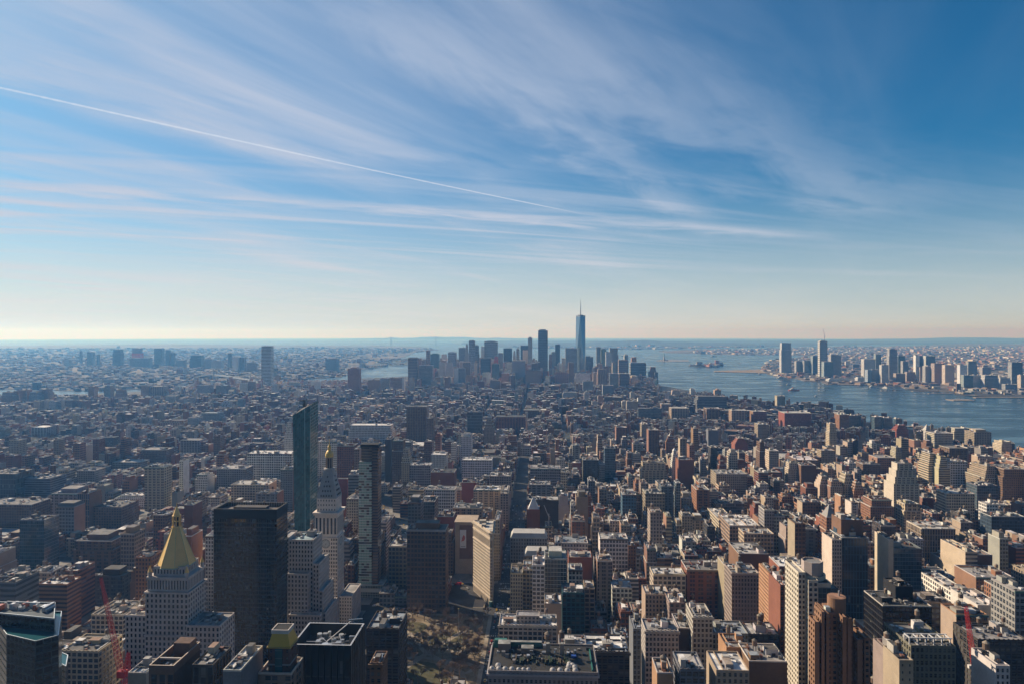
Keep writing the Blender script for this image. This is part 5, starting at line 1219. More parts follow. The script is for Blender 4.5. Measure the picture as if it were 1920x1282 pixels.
JERSEY = '''
1465 1484 643 5250 46 curtain silver s|tall pale glass tower with dark right edge across the wide river
1493 1507 677 5300 40 curtain slate b|dark short tower right of the tall pale glass one
1508 1521 676 5250 40 curtain glass b|pale blue tower second right of the tall pale glass one
1524 1537 667 5200 40 curtain teal b|teal tower left of the unfinished tallest one
1537 1551 640 4900 36 stripes grey P|unfinished tallest far-bank tower with copper-coloured top floors
1545 1562 678 4700 44 curtain teal b|dark green glass block at the foot of the unfinished tower
1558 1577 665 5000 48 curtain slate b|wide grey-blue tower right of the unfinished tower
1511 1552 708 4750 40 punched pale s|low pale stepped riverside block under the unfinished tower
1554 1608 709 4450 50 punched white sS|long white stepped riverside building with arches
1608 1626 707 4400 40 punched white s|white stepped riverside building right of the long arched one
1620 1641 673 4800 44 ribbon white b|broad white office tower with a blue left edge
1642 1652 664 4900 30 curtain teal b|dark teal tower right of the broad white one
1627 1634 693 4300 40 curtain blue b|deep blue narrow slab at the waterfront
1635 1652 693 4300 30 curtain glass b|light blue glass box at the waterfront
1653 1666 684 4250 30 curtain pale b|pale green glass apartment tower at the waterfront
1667 1683 655 4500 34 curtain slate sP|tall blue glass tower with pale lower half
1684 1697 667 4600 34 curtain teal b|teal tower right of the tall blue glass one
1693 1703 677 4550 30 punched slate b|slate tower behind the brown waterfront block
1680 1697 700 4250 34 punched brown b|brown waterfront apartment block
1700 1717 697 4350 34 punched brown s|low brown stepped block right of the brown waterfront one
1717 1724 666 4600 30 masonry pale b|white-lit tower edge of a dark far-bank tower
1724 1733 667 4610 30 curtain slate b|dark face joined to the white-lit tower edge
1736 1753 667 4550 34 curtain silver b|silver-green tower right of the white-lit tower
1725 1735 688 4400 26 punched brown b|brown small tower between two tall far-bank towers
1735 1751 686 4350 34 punched slate b|purple-grey block before the silver-green tower
1752 1770 681 4300 40 punched brown b|brown tower left of the tan far-bank tower
1772 1789 684 4200 34 punched tan b|tan brick tower on the far bank
1800 1813 684 4000 30 masonry silver b|pale sunlit slab on the far bank at right
1807 1824 703 3900 30 curtain teal b|dark teal block before the pale sunlit slab
1823 1839 703 3900 30 curtain pale b|pale green block right of the dark teal one
1839 1845 710 3900 24 punched white b|small white block between the pale green towers
1846 1872 703 3850 40 curtain silver s|wide pale green glass tower group on the far bank
1875 1895 708 3900 34 punched silver s|pale green block with sloping roof on the far bank
1897 1917 679 4000 34 curtain glass b|tall pale-edged tower near the right edge of the far bank
1914 1930 703 3900 30 punched tan b|tan block cut by the right edge on the far bank
1885 1907 720 3700 30 punched slate b|low dark block before the tall pale-edged tower
1815 1832 677 4800 34 curtain olive s|dark olive tower with a step behind the far-bank row
1842 1857 688 4500 30 punched slate b|slate tower behind the wide pale green group
1801 1815 735 3560 22 punched tan s|square tan building standing on a pier in the river
'''
CUES = []
def clash(q, k=-4):
    A = [ab(*p) for p in q]; bx = (min(a for a, _ in A)-k, max(a for a, _ in A)+k, min(b_ for _, b_ in A)-k, max(b_ for _, b_ in A)+k)
    return any(overlap(bx, f_) for f_ in FOOT)
class WSink(Thing): pass
def hand_line(ln, far):
    spec, label = ln.split('|'); s = spec.split()
    xl, xr, yt, d, L = map(float, s[:5]); style, colr = s[5], s[6]
    ri = s[7] if not far else None; flags = s[8] if not far else s[7]; vb = float(s[9]) if not far else 0
    if vb and vb < 1285: d = min(d, CAMH*F/(vb+2-HY))
    r = random.Random(label); c_ = vary(PAL[colr], r, .08)
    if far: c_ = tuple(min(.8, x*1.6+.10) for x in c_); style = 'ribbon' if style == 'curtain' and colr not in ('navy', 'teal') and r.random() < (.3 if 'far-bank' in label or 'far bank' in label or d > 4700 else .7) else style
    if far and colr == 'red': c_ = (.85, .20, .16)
    roofc = ROOFC[int(ri)] if ri else r.choice(ROOFC)
    w_ = (xr-xl)/F*d; h = hgt(yt, d)-sag(at(xl, d), d)
    ang = THETA if d < 2600 or not far else R(r.choice((-24, -20, 10)) if label.count('far bank') == 0 else -12) if False else THETA
    fr = Frame(at(xl, d), d, ang); kind = 'tower' if h > 75 else 'building'
    nm = {'punched': 'apartment', 'paired': 'apartment', 'loft': 'loft', 'ribbon': 'apartment', 'stripes': 'office', 'curtain': 'office', 'black_wall': 'office', 'masonry': 'office'}[style]+'_'+kind
    t_ = Thing(nm, (*fr.p(0, 0), sag(*fr.p(0, 0))), label, kind); t_.panes = []
    det = 2 if d < 1500 else 1
    fl = flags.replace('W', '')
    if 'W' in flags:
        cc = {'punched': (3.4, 4.0, .50, .6), 'paired': (2.8, 4.0, .58, .62), 'loft': (4.2, 4.4, .76, .66), 'ribbon': (2.6, 3.2, .6, .45), 'masonry': (4, 4, .25, .35)}.get(style, (3, 3.6, .5, .5))
        blank = style == 'masonry' or r.random() < .45
        z1 = h+sag(*fr.p(0, 0)); z0w = max(-2, z1-95)
        if z0w > 0: t_.part('base').prism(fr.quad(0, w_, 0, L), -2, z0w, 'masonry', c_, None)
        wallbox(t_, fr, 0, w_, 0, L, z0w, z1, c_, *cc, roofc=roofc, par=1.1, sides=(1, 1, 1, 0 if (blank and style != 'ribbon') else 1))
        if 'c' in fl: t_.part('cornice').box(-.9, w_+.9, -1.0, -.03, z1-1.4, z1+.5, fr, 'masonry', vary(c_, r))
        if 'P' in fl: t_.part('penthouse').box(w_*.3, w_*.7, L*.25, L*.7, z1+.02, z1+6, fr, 'punched', c_, 'roofing', (.3, .3, .32), par=.8)
        if 'c' in fl and r.random() < .7 or style == 'loft':
            for i in range(int(w_/3.4)): t_.part('finial', i).box(i*3.4+1, i*3.4+2.2, -.25, .25, z1+1.1, z1+1.7, fr, 'masonry', c_)
        if 'open frame' in label:
            for u in range(0, int(w_), 5):
                for v_ in (2, 8): t_.part('roof_frame').box(u, u+.6, v_, v_+.6, z1+.03, z1+4.5, fr, 'paint', (.7, .7, .7))
            for v_ in (2, 8): t_.part('roof_frame').box(0, w_-1, v_, v_+.6, z1+4.51, z1+5.1, fr, 'paint', (.7, .7, .7))
            for u in range(0, int(w_), 5): t_.part('roof_frame').box(u, u+.6, 2.61, 7.99, z1+4.52, z1+5.05, fr, 'paint', (.7, .7, .7))
        clutter(t_, fr, w_, L, z1, r, 2, fl, c_); finish_panes(t_, 100 if d < 600 else 60)
    else:
        block(t_, *fr.p(0, 0), ang, w_, L, h, style, c_, roofc, r, det, fl.replace('W', ''), sidep=.25 if style != 'masonry' else 0, cellk=(1.7 if d > 3600 else 1.3 if d > 2400 else 1), lit=(tuple(min(.8, x*.55+.24) for x in c_) if far and (d > 3800 or 'far-bank' in label or r.random() < .4) and colr not in ('navy', 'red', 'brick') else None))  # far towers get a pale left wall colour in place of sunlight
    t_.done(); take(fr.quad(0, w_, 0, L), 3 if d < 2000 else 2); global NB; NB += 1
    if vb: cap(xl-1, xr+(4 if xr < 1000 else 0), vb, d)
    elif far: cap(xl, xr, yt+min(26, (HY+CAMH*F/d-yt)*.7), d)
    CUES.append((label, xl, xr, yt, d))
for ln in HAND.strip().split('\n'): hand_line(ln, False)
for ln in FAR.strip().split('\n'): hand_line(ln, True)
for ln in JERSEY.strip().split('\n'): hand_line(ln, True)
# tallest tower of the far skyline: square base turning into a rotated square top, mast
d = 4544; t_ = Thing('skyscraper', (at(1088, d), d, sag(at(1088, d), d)), 'tallest far tower of pale glass with tapering triangular faces and a mast', 'skyscraper')
fr = Frame(at(1079, d), d-10, R(12)); z0, zb, zt = -2, 57, hgt(594, d); cx_, cy_ = fr.p(30, 30); S = 31
bq = fr.quad(-1, 61, -1, 61); mm = t_.part('base'); mm.prism(bq, z0, zb, 'curtain', (.4, .45, .5), None)
tq = [(cx_+22*1.42*math.cos(a_), cy_+22*1.42*math.sin(a_)) for a_ in (R(-90)-fr.ang, -fr.ang, R(90)-fr.ang, R(180)-fr.ang)]
principled('tower_glass', (.30, .38, .46), .12, .75); w_ = t_.part('wall')
for i in range(4):
    j = (i+1) % 4; w_.face([(*bq[i], zb), (*bq[j], zb), (*tq[i if False else i], zt)], 'tower_glass', (0, 0, 0)); w_.face([(*bq[j], zb), (*tq[j], zt), (*tq[i], zt)], 'tower_glass', (0, 0, 0))
t_.part('parapet').prism(tq, zt, zt+8, 'metal', (.30, .32, .34), 'roofing', (.2, .2, .2)); t_.part('antenna_ring').prism(octo(cx_, cy_, 19), zt+8.1, zt+12, 'metal', (.25, .25, .25), 'metal')
t_.part('mast').beam((cx_, cy_, zt+12), (cx_, cy_, hgt(574, d)), 3.0, 'metal', (.32, .33, .34), 2.0, 8); t_.part('mast', 1).beam((cx_, cy_, hgt(574, d)), (cx_, cy_, hgt(560, d)), 1.6, 'metal', (.35, .35, .35), .5, 8)
for k_ in range(5): t_.part('mast_ring', k_).prism(octo(cx_, cy_, 4.2-.4*k_), zt+22+k_*17, zt+24+k_*17, 'metal', (.3, .3, .3), 'metal')
take(bq, 6); cap(1079, 1098, 700, d); t_.done(); NB += 1

# ------------------------------------------------------------------ the rest of the city, filled in block by block
LOTS = []
cap(-30, 265, 741, 1e6); cap(560, 765, 713, 1e6); cap(1240, 1925, 735, 1e6); cap(686, 936, 1272, 556)
rc = random.Random(11)
WALLC = [('brick', 7), ('tan', 5), ('buff', 3), ('rust', 6), ('brown', 7), ('grey', 4), ('stone', 4), ('white', 2), ('dark', 2), ('cream', 2), ('slate', 1), ('pink', 1), ('red', 1)]
WALLW = [n for n, k in WALLC for _ in range(k)]
def allowed(x0, x1, d, h):
    for xl, xr, yb, dd in CAPS:
        if d < dd and x0 < xr and x1 > xl: h = min(h, CAMH-(yb-HY)*d/F)
    return h
def lot(fr_, u0, u1, v0, v1, ang, hm, tall, ok=None):
    if ok and not ok(*fr_.p((u0+u1)/2, (v0+v1)/2)): return
    w_, L = u1-u0, v1-v0; x, y = fr_.p(u0, v0); x2, y2 = fr_.p(u1, v0); xc, yc = fr_.p((u0+u1)/2, (v0+v1)/2)
    if yc < 385 or abs(xc) > .80*yc+25 or not inside(MANH, xc, yc): return
    q = fr_.quad(u0, u1, v0, v1)
    if clash(q, 0): return
    A = [ab(*p) for p in q]; bx = (min(a for a, _ in A), max(a for a, _ in A), min(b_ for _, b_ in A), max(b_ for _, b_ in A))
    if overlap(bx, PARK) or overlap(bx, UNION) or overlap(bx, PLAZA) or near_broadway(xc, yc, 9): return
    for gx, gy, gr in GREENS:
        if (xc-gx)**2/gr[0]**2+(yc-gy)**2/gr[1]**2 < 1: return
    h = rc.lognormvariate(math.log(hm), .42)
    if rc.random() < tall: h *= rc.uniform(1.4, 2.3)
    px0 = min(CX+F*p[0]/p[1] for p in q); px1 = max(CX+F*p[0]/p[1] for p in q); dd = max(p[1] for p in q)
    h = allowed(px0-1, px1+1, dd, h)
    h = min(h, 92 if yc < 1750 else 46 if yc < 3500 else 135)
    if h < 3.6: return
    LOTS.append((x, y, ang, w_, L, h, px0, px1))
def fill(fr_, a_lines, b_lines, hw_a, hw_b, ang, hfun, wid, pred):
    for i in range(len(a_lines)-1):
        for j in range(len(b_lines)-1):
            a0, a1, b0, b1 = a_lines[i]+hw_a, a_lines[i+1]-hw_a, b_lines[j]+hw_b, b_lines[j+1]-hw_b
            xc, yc = fr_.p((a0+a1)/2, (b0+b1)/2)
            if yc < 330 or abs(xc) > .86*yc+160: continue
            if rc.random() < .10 and yc > 900:                      # a whole-block building
                hm, tall = hfun(xc, yc); lot(fr_, a0+2, a0+min(a1-a0-2, rc.uniform(40, 70)), b0+1, b1-1, ang, hm*1.1, tall, pred); a0 += 75
                if a1-a0 < 15: continue
            dep = (b1-b0)/2
            for row in (0, 1):
                u = a0+1.8
                while u < a1-5:
                    w_ = rc.uniform(*wid(yc)); 
                    if rc.random() < .15: w_ *= 1.8
                    w_ = min(w_, a1-1.8-u); 
                    if w_ < 5: break
                    hm, tall = hfun(xc, yc); L = dep-rc.uniform(.4, 6)
                    if row == 0: lot(fr_, u, u+w_-.06, b0+1.5, b0+1.5+L-1.5, ang, hm, tall, pred)
                    else: lot(fr_, u, u+w_-.06, b1-1.5-L+1.5, b1-1.5, ang, hm, tall, pred)
                    u += w_
GREENS = [(ground_from(1078, 815)[0], ground_from(1078, 815)[1]+0, (105, 75)), (ground_from(85, 826)[0], ground_from(85, 826)[1], (170, 105)), (at(145, 1330), 1330, (55, 45))]
def h1(x, y):
    if y < 1000: return (36 if x < 350 else 32), .10
    if x < -250: return (24 if y < 1500 else 19), .06
    if x < 350: return 27, .08
    return 22, .08
def h2(x, y):
    if y > 3650 and x > -620: return (42, .25) if y > 3950 else (26, .15)
    return (17 if x < -500 else 21), (.05 if y < 3000 else .12)
def h3(x, y):
    if y > 3500: return (42, .25) if y > 3950 else (24, .12)
    return (14 if y < 2600 else 20), (.05 if y < 2500 else .15)
DIV = 1760
fill(Frame(0, 0), AVE, STS, 14, 8.5, THETA, h1, lambda y: (8, 19) if y < 1000 else (7, 18), lambda x, y: ab(x, y)[1] < DIV)
fS = Frame(0, 0); aS = [-4275+(150)*k for k in range(0, 32)]
fill(fS, aS, [DIV+12+62*k for k in range(54)], 8, 6, THETA, h2, lambda y: (7, 19) if y < 2600 else (12, 28), lambda x, y: ab(x, y)[1] >= DIV+10 and x < 201)
angV = THETA+R(27); fV = Frame(200, 1300, angV)
fill(fV, [-1500+125*k for k in range(32)], [-1200+56*k for k in range(70)], 7, 5.5, angV, h3, lambda y: (7, 17) if y < 2400 else (12, 26), lambda x, y: ab(x, y)[1] >= DIV+14 and x >= 199)
rk = random.Random(77)
for _ in range(150):                                            # slim towers packed round the far skyline
    y = rk.uniform(3850, 4950); x = at(rk.uniform(775, 1236), y); w_ = rk.uniform(20, 42); q = Frame(x, y).quad(0, w_, 0, w_)
    if not inside(MANH, x, y) or clash(q, 0): continue
    p0, p1 = CX+F*x/y, CX+F*(x+w_)/y; h = allowed(p0, p1, y, rk.uniform(75, 165))
    if h > 40: LOTS.append((x, y, THETA, w_, w_*rk.uniform(.8, 1.4), h, p0, p1)); take(q, 1)
print('lots', len(LOTS))
# which of them show largest
W2, H2 = 960, 641
cov = np.zeros((H2, W2), bool)
def pbox(x, y, ang, w_, L, h):
    q = Frame(x, y, ang).quad(0, w_, 0, L); xs = [CX+F*p[0]/p[1] for p in q]
    yt_ = min(HY+(CAMH-h)*F/p[1] for p in q); yb_ = max(HY+CAMH*F/p[1] for p in q); return min(xs), max(xs), yt_, yb_
ents = [(c_[4], 0, (c_[1], c_[2], c_[3], HY+CAMH*F/c_[4])) for c_ in CUES]+[(l_[1], i+1, pbox(*l_[:6])) for i, l_ in enumerate(LOTS)]
ents.sort(); vis = {}
for d_, i, (xa, xb, ya, yb_) in ents:
    xa_, xb_, ya_, yc_ = max(0, int(xa/2)), min(W2, int(xb/2)+1), max(0, int(ya/2)), min(H2, int(yb_/2)+1)
    if xa_ >= xb_ or ya_ >= yc_: continue
    s_ = cov[ya_:yc_, xa_:xb_]; n_ = int((~s_).sum()); s_[:] = True
    if i: vis[i-1] = (n_, ((xa+xb)/2, ya))
rank = sorted(vis, key=lambda i: -vis[i][0])
NBMAX = max(0, 298-NB-15)
best = set(rank[:NBMAX]); print('promoted', len(best), 'hand', NB)
LMK = [('gilded pyramid tower', 325, 1100, 540), ('black slab tower', 465, 1050, 620), ('white clock tower', 612, 1030, 740), ('slim green glass tower', 685, 960, 826), ('tall teal glass tower', 570, 850, 900),
       ('wedge building', 905, 1040, 800), ('dark gridded tower', 800, 1050, 785), ('stone hotel by the park', 990, 1180, 600), ('dome tent terrace', 1010, 1250, 480), ('pink stone tower', 1395, 1110, 640), ('cream ribbed tower', 1515, 1160, 472),
       ('round-drum tower', 1590, 1200, 430), ('black office block', 1700, 1190, 545), ('dark blue glass tower', 1600, 1050, 720), ('unfinished glass tower', 1697, 1070, 720), ('cream stepped tower', 1700, 900, 1150), ('white grid loft', 1150, 1030, 830),
       ('stone slot-court block', 1240, 1220, 520), ('red crane', 1820, 1200, 450), ('tan ribbed tower', 290, 920, 1300), ('angular black tower', 60, 1190, 354), ('bright blue glass tower', 1144, 870, 1380), ('bare park trees', 800, 1180, 650), ('big square red block', 1495, 790, 2520), ('plain brown tower', 781, 790, 1900), ('white grid-fronted block', 505, 870, 1420), ('dark brown library block', 957, 790, 2150), ('cream warehouse', 1395, 1000, 980)]
big = M(); used = {}
order_ = [i for i in rank if i in best]+[i for i in range(len(LOTS)) if i not in best]
for i in order_:
    x, y, ang, w_, L, h, px0, px1 = LOTS[i]; r = random.Random(i*7+1)
    style = r.choice(('punched', 'punched', 'punched', 'paired', 'paired', 'loft', 'loft', 'loft', 'ribbon', 'masonry') if y < 1900 else ('punched', 'punched', 'paired', 'loft', 'masonry'))
    names = WALLW
    if x > 300 and y > 900: names = WALLW+['rust', 'tan', 'buff', 'brown', 'brick', 'orange', 'rust', 'brick']*5
    if y > 1750 and x < 200: names = WALLW+['brick', 'brown', 'rust']*3
    cn = r.choice(names); c_ = vary(tuple(.88*q_ for q_ in PAL[cn]), r, .28)
    ri = r.choice((0, 1, 2, 2, 3, 3, 4, 4, 4, 5, 5, 5, 6, 7, 8, 9) if y < 1500 else (0, 1, 2, 3, 3, 4, 4, 5, 5, 5, 5, 6, 7, 9)); roofc = vary(ROOFC[ri], r, .12)
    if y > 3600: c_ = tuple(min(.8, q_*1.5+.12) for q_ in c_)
    det = 2 if y < 1250 else (1 if y < 2300 else 0)
    flg = r.choice(('', '', 't', 't', 'b', 's', 'P')) if h > 16 and y < 2600 else ''
    if 's' in flg and h < 40: flg = 't'
    if i in best:
        (vx, vy) = vis[i][1]; nm_, lx, ly, ld = min(LMK, key=lambda l_: math.hypot(vx-l_[1], (vy-l_[2])*1.3))
        side_ = ('left of' if vx < lx-22 else 'right of' if vx > lx+22 else ('behind' if y > ld else 'before'))
        size = 'tall' if h > 58 else 'low' if h < 24 else ('narrow' if w_ < 13 else 'broad' if w_ > 26 else 'mid-height')
        mat_ = {'punched': 'block', 'paired': 'apartment block', 'loft': 'big-windowed loft', 'ribbon': 'banded block', 'masonry': 'blank-walled block'}[style]
        rn = {0: 'pale roof', 1: 'grey roof', 2: 'grey roof', 3: 'dark roof', 4: 'dark roof', 5: 'black roof', 6: 'white roof', 7: 'brown roof', 8: 'blue-grey roof', 9: 'red-brown roof'}[ri]
        desc = f'{size} {cn} {mat_} with {rn}'; key = (desc, side_, nm_); k_ = used.get(key, 0); used[key] = k_+1
        label = f'{desc} {"nearest" if k_ == 0 else ORD[min(k_-1, 10)]+" nearest"} {side_} the {nm_}'
        kind = 'tower' if h > 75 else 'building'
        nn = {'punched': 'apartment', 'paired': 'apartment', 'loft': 'loft', 'ribbon': 'office', 'masonry': 'warehouse'}[style]+'_'+kind
        t_ = Thing(nn, (x, y, sag(x, y)), label, kind, 'city buildings between the landmarks')
        block(t_, x, y, ang, w_, L, h, style, c_, roofc, r, det, flg, sidep=.6); t_.done()
    else:
        if det == 0:
            g = sag(x, y); q = Frame(x, y, ang).quad(0, w_, 0, L)
            big.prism(q, g-2, g+h, style, c_, 'roofing', roofc, *CELL[style], [None, None, None, ('masonry', vary(c_, r)) if r.random() < .5 else None], r.randint(0, 99))
            if r.random() < .35 and w_ > 8: k1 = r.uniform(.35, .6); big.box(w_*(1-k1)-.01, w_-.02, L*.35, L-.05, g+h+.01, g+h+r.uniform(3, 9), Frame(x, y, ang), style, c_, 'roofing', r.choice(ROOFC), cw=3, chh=3.4)
            elif r.random() < .7 and w_ > 7: big.box(w_*.3, w_*.3+r.uniform(3, 6), L*.3, L*.3+r.uniform(3, 7), g+h+.02, g+h+r.uniform(2, 5), Frame(x, y, ang), 'masonry', vary(r.choice((c_, (.5, .48, .45))), r), 'roofing', r.choice(ROOFC))
        else: block(Sink(big), x, y, ang, w_, L, h, style, c_, roofc, r, det, flg, sidep=.6)
# ---- low houses, sheds and warehouses on the far banks
rb = random.Random(5)
def scatter(P, n, d0, d1, x0, x1, hs, ws, white, pow_=1.0):
    k = 0
    for _ in range(n*6):
        if k >= n: break
        d_ = d0*(d1/d0)**(rb.random()**pow_); px_ = rb.uniform(x0, x1); x = at(px_, d_)
        if not inside(P, x, d_): continue
        k += 1; s_ = (d_/4500)**.6; w_, L, h = rb.uniform(*ws)*s_, rb.uniform(*ws)*s_, rb.uniform(*hs)
        if rb.random() < .03: h *= 3
        ang = R(rb.choice((-20, 25, 12))+rb.uniform(-3, 3)); fr = Frame(x, d_, ang); g = sag(x, d_)
        c_ = vary(PAL[rb.choice(('brick', 'brown', 'tan', 'grey', 'rust', 'slate', 'white', 'cream'))], rb, .3)
        rf_ = rb.choice([ROOFC[1], ROOFC[2], (.58, .57, .55)]) if rb.random() < white else rb.choice(ROOFC[3:6]+ROOFC[7:])
        big.prism(fr.quad(0, w_, 0, L), g-1, g+h, 'punched' if d_ < 6000 else 'masonry', c_, 'roofing', rf_, 4, 4)
scatter(BROOK, 3800, 3300, 14000, -40, 860, (8, 16), (16, 38), .13)
scatter(NJ, 3000, 3500, 16000, 1300, 1980, (7, 14), (18, 44), .20)
scatter(STAT, 260, 9000, 16000, 960, 1960, (6, 16), (20, 60), .6)
scatter(GOV, 40, 5000, 8500, 690, 870, (8, 14), (20, 40), .3)
scatter(ELL, 26, 5000, 9000, 1290, 1356, (10, 20), (24, 50), .3)
# storage tanks and quays with pale roofs on the far right shore
for _ in range(120):
    d_ = rb.uniform(9500, 15000); x = at(rb.uniform(1300, 1900), d_)
    if inside(NJ, x, d_): big.cyl(x, d_, rb.uniform(16, 34), sag(x, d_), sag(x, d_)+rb.uniform(10, 18), 'paint', (.78, .78, .76), 10)
o = big.build('building'); tag(o, 'thousands of low rooftops, tenements and sheds filling the streets between the taller buildings', 'buildings', kind='stuff')

# ------------------------------------------------------------------ trees
def twig_tree(seed, hgt_, spread, levels=5):
    r = random.Random(seed); tr, crn = M(), M()
    def grow(p, d_, ln, rad, lev):
        q = p+d_*ln; (tr if lev >= levels-1 else crn).beam(p, q, rad, 'twig', (0, 0, 0), rad*.65, 5 if lev >= levels-1 else 3)
        if lev == 0: return
        for _ in range(r.choice((3, 4, 4)) if lev > 1 else 5):
            nd = Vector((d_.x+r.uniform(-1, 1)*spread, d_.y+r.uniform(-1, 1)*spread, d_.z*.8+r.uniform(-.15, .5))).normalized()
            grow(p+d_*ln*r.uniform(.55, 1), nd, ln*r.uniform(.6, .8), max(rad*.58, .085), lev-1)
    grow(Vector((0, 0, 0)), Vector((0, 0, 1)), hgt_*.32, hgt_*.020, levels); return tr, crn
TREES = []
for s_ in range(4):
    a, b_ = twig_tree(s_+3, 19, .75, 5); T_ = empty('bare_tree', (0, 0, 0)); ta = a.build('trunk', T_, (0, 0, 0)); tb = b_.build('crown', T_, (0, 0, 0)); TREES.append((T_, ta.data, tb.data))
used_proto = set(); rt = random.Random(12)
def place_tree(x, y, s_, label, group, z=.15):
    k = rt.randrange(4); T_, da, db = TREES[k]
    if k not in used_proto: used_proto.add(k); o = T_
    else:
        o = T_.copy(); col.objects.link(o)
        for nm, dta in (('trunk', da), ('crown', db)):
            c_ = bpy.data.objects.new(nm, dta); col.objects.link(c_); c_.parent = o
    o.location = (x, y, z+sag(x, y)); o.rotation_euler = (0, 0, rt.uniform(0, 6)); o.scale = (s_,)*3; tag(o, label, 'tree', group)
n_ = 0; used_t = {}
for _ in range(900):
    if n_ >= 120: break
    a, b_ = rt.uniform(-172, -60), rt.uniform(564, 770); a0_ = (a-40)/1.05
    dl = min(abs(math.hypot((a0_+150)/30, (b_-625)/34)-1)*25, 50)
    if math.hypot((a0_+150)/27, (b_-625)/31) < 1 and rt.random() < .9: continue
    x, y = xy(a, b_)
    if any(math.hypot(x-q[0], y-q[1]) < 6.5 for q in used_t): continue
    used_t[(x, y)] = 1
    ring = ('on the near side of the park lawn' if b_ < 610 else 'beside the park lawn' if b_ < 665 else 'among the curving park paths' if b_ < 725 else 'at the street end of the park')
    place_tree(x, y, rt.uniform(.75, 1.15), 'bare winter tree '+ring+(' on the avenue side' if a > -105 else ' away from the avenue'), 'bare trees in the park'); n_ += 1
n_ = 0
for _ in range(500):
    if n_ >= 70: break
    a, b_ = rt.uniform(UNION[0]+6, UNION[1]+6), rt.uniform(UNION[2], UNION[3]); x, y = xy(a, b_)
    place_tree(x, y, rt.uniform(.8, 1.1), 'bare rosy tree in the distant square right of the slim green tower', 'bare trees in the distant square'); n_ += 1
# wooded squares farther off that read as one mass
wm = M(); a_, b2_ = twig_tree(31, 15, .9, 3)
for (gx, gy, gr), k_ in zip(GREENS, (150, 260, 60)):
    for _ in range(k_):
        t0 = rt.uniform(0, 6.28); q_ = math.sqrt(rt.random())*.93; x, y = gx+gr[0]*q_*math.cos(t0), gy+gr[1]*q_*math.sin(t0); s_ = rt.uniform(.8, 1.2); ro = rt.uniform(0, 6)
        c_, s__ = math.cos(ro)*s_, math.sin(ro)*s_
        for src in (a_, b2_):
            for f_ in src.f: wm.face([(x+src.v[i][0]*c_-src.v[i][1]*s__, y+src.v[i][0]*s__+src.v[i][1]*c_, sag(x, y)+src.v[i][2]*s_) for i in f_], 'twig', (0, 0, 0))
o = wm.build('woodland'); tag(o, 'distant bare wooded squares between the rooftops', 'woods', kind='stuff')
for (gx, gy, gr) in GREENS:
    n = 24; gm = M(); gm.face([(gx+gr[0]*math.cos(2*math.pi*i/n), gy+gr[1]*math.sin(2*math.pi*i/n), sag(gx, gy)+.9) for i in range(n)], 'woodland', (0, 0, 0)); tag(gm.build('park_ground'), kind='structure')
# flagpole in the park
x, y = at(860, 700), 700; t_ = Thing('flagpole', (x, y, 0), 'tall pale flagpole standing among the bare park trees', 'flagpole'); t_.part('pole').beam((x, y, .1), (x, y, 36), .35, 'metal', (.6, .58, .55), .15, 8); t_.part('ball').cyl(x, y, .5, 36, 36.9, 'gold', (.6, .45, .1), 8); t_.part('base').prism(octo(x, y, 1.6), .1, 1.8, 'masonry', (.5, .48, .45), 'masonry'); t_.done()

# ------------------------------------------------------------------ vehicles on the streets
def car_mesh(colr, kind='car'):
    b_, g_, w4 = M(), M(), []; fr = Frame(0, 0, 0); L_, wd = (4.8, 1.9) if kind == 'car' else (8.0, 2.5)
    if kind == 'car':
        prof = [(0, .35), (0, .85), (.9, .98), (1.5, 1.45), (3.4, 1.48), (4.1, 1.0), (4.8, .9), (4.8, .35)]
        for s_ in (-1, 1): b_.face([(s_*wd/2*(.86 if z > 1.2 else 1), y-2.4, z) for y, z in (prof if s_ > 0 else prof[::-1])], 'car_paint', colr)
        for (y0, z0), (y1, z1) in zip(prof[:-1], prof[1:]):
            k0, k1 = (.86 if z0 > 1.2 else 1), (.86 if z1 > 1.2 else 1); gl = (z0 > 1.2) != (z1 > 1.2)
            (g_ if gl else b_).face([(-wd/2*k0, y0-2.4, z0), (wd/2*k0, y0-2.4, z0), (wd/2*k1, y1-2.4, z1), (-wd/2*k1, y1-2.4, z1)], 'glass_dark' if gl else 'car_paint', colr)
    else:
        b_.box(-wd/2, wd/2, -4, 1.8, .6, 3.3, fr, 'car_paint', colr); b_.box(-wd/2+.1, wd/2-.1, 1.9, 4, .5, 2.3, fr, 'car_paint', tuple(x*.8 for x in colr)); g_.box(-wd/2+.05, wd/2-.05, 3.2, 4.03, 1.5, 2.1, fr, 'glass_dark', colr)
    return b_, g_
PROTO = {}
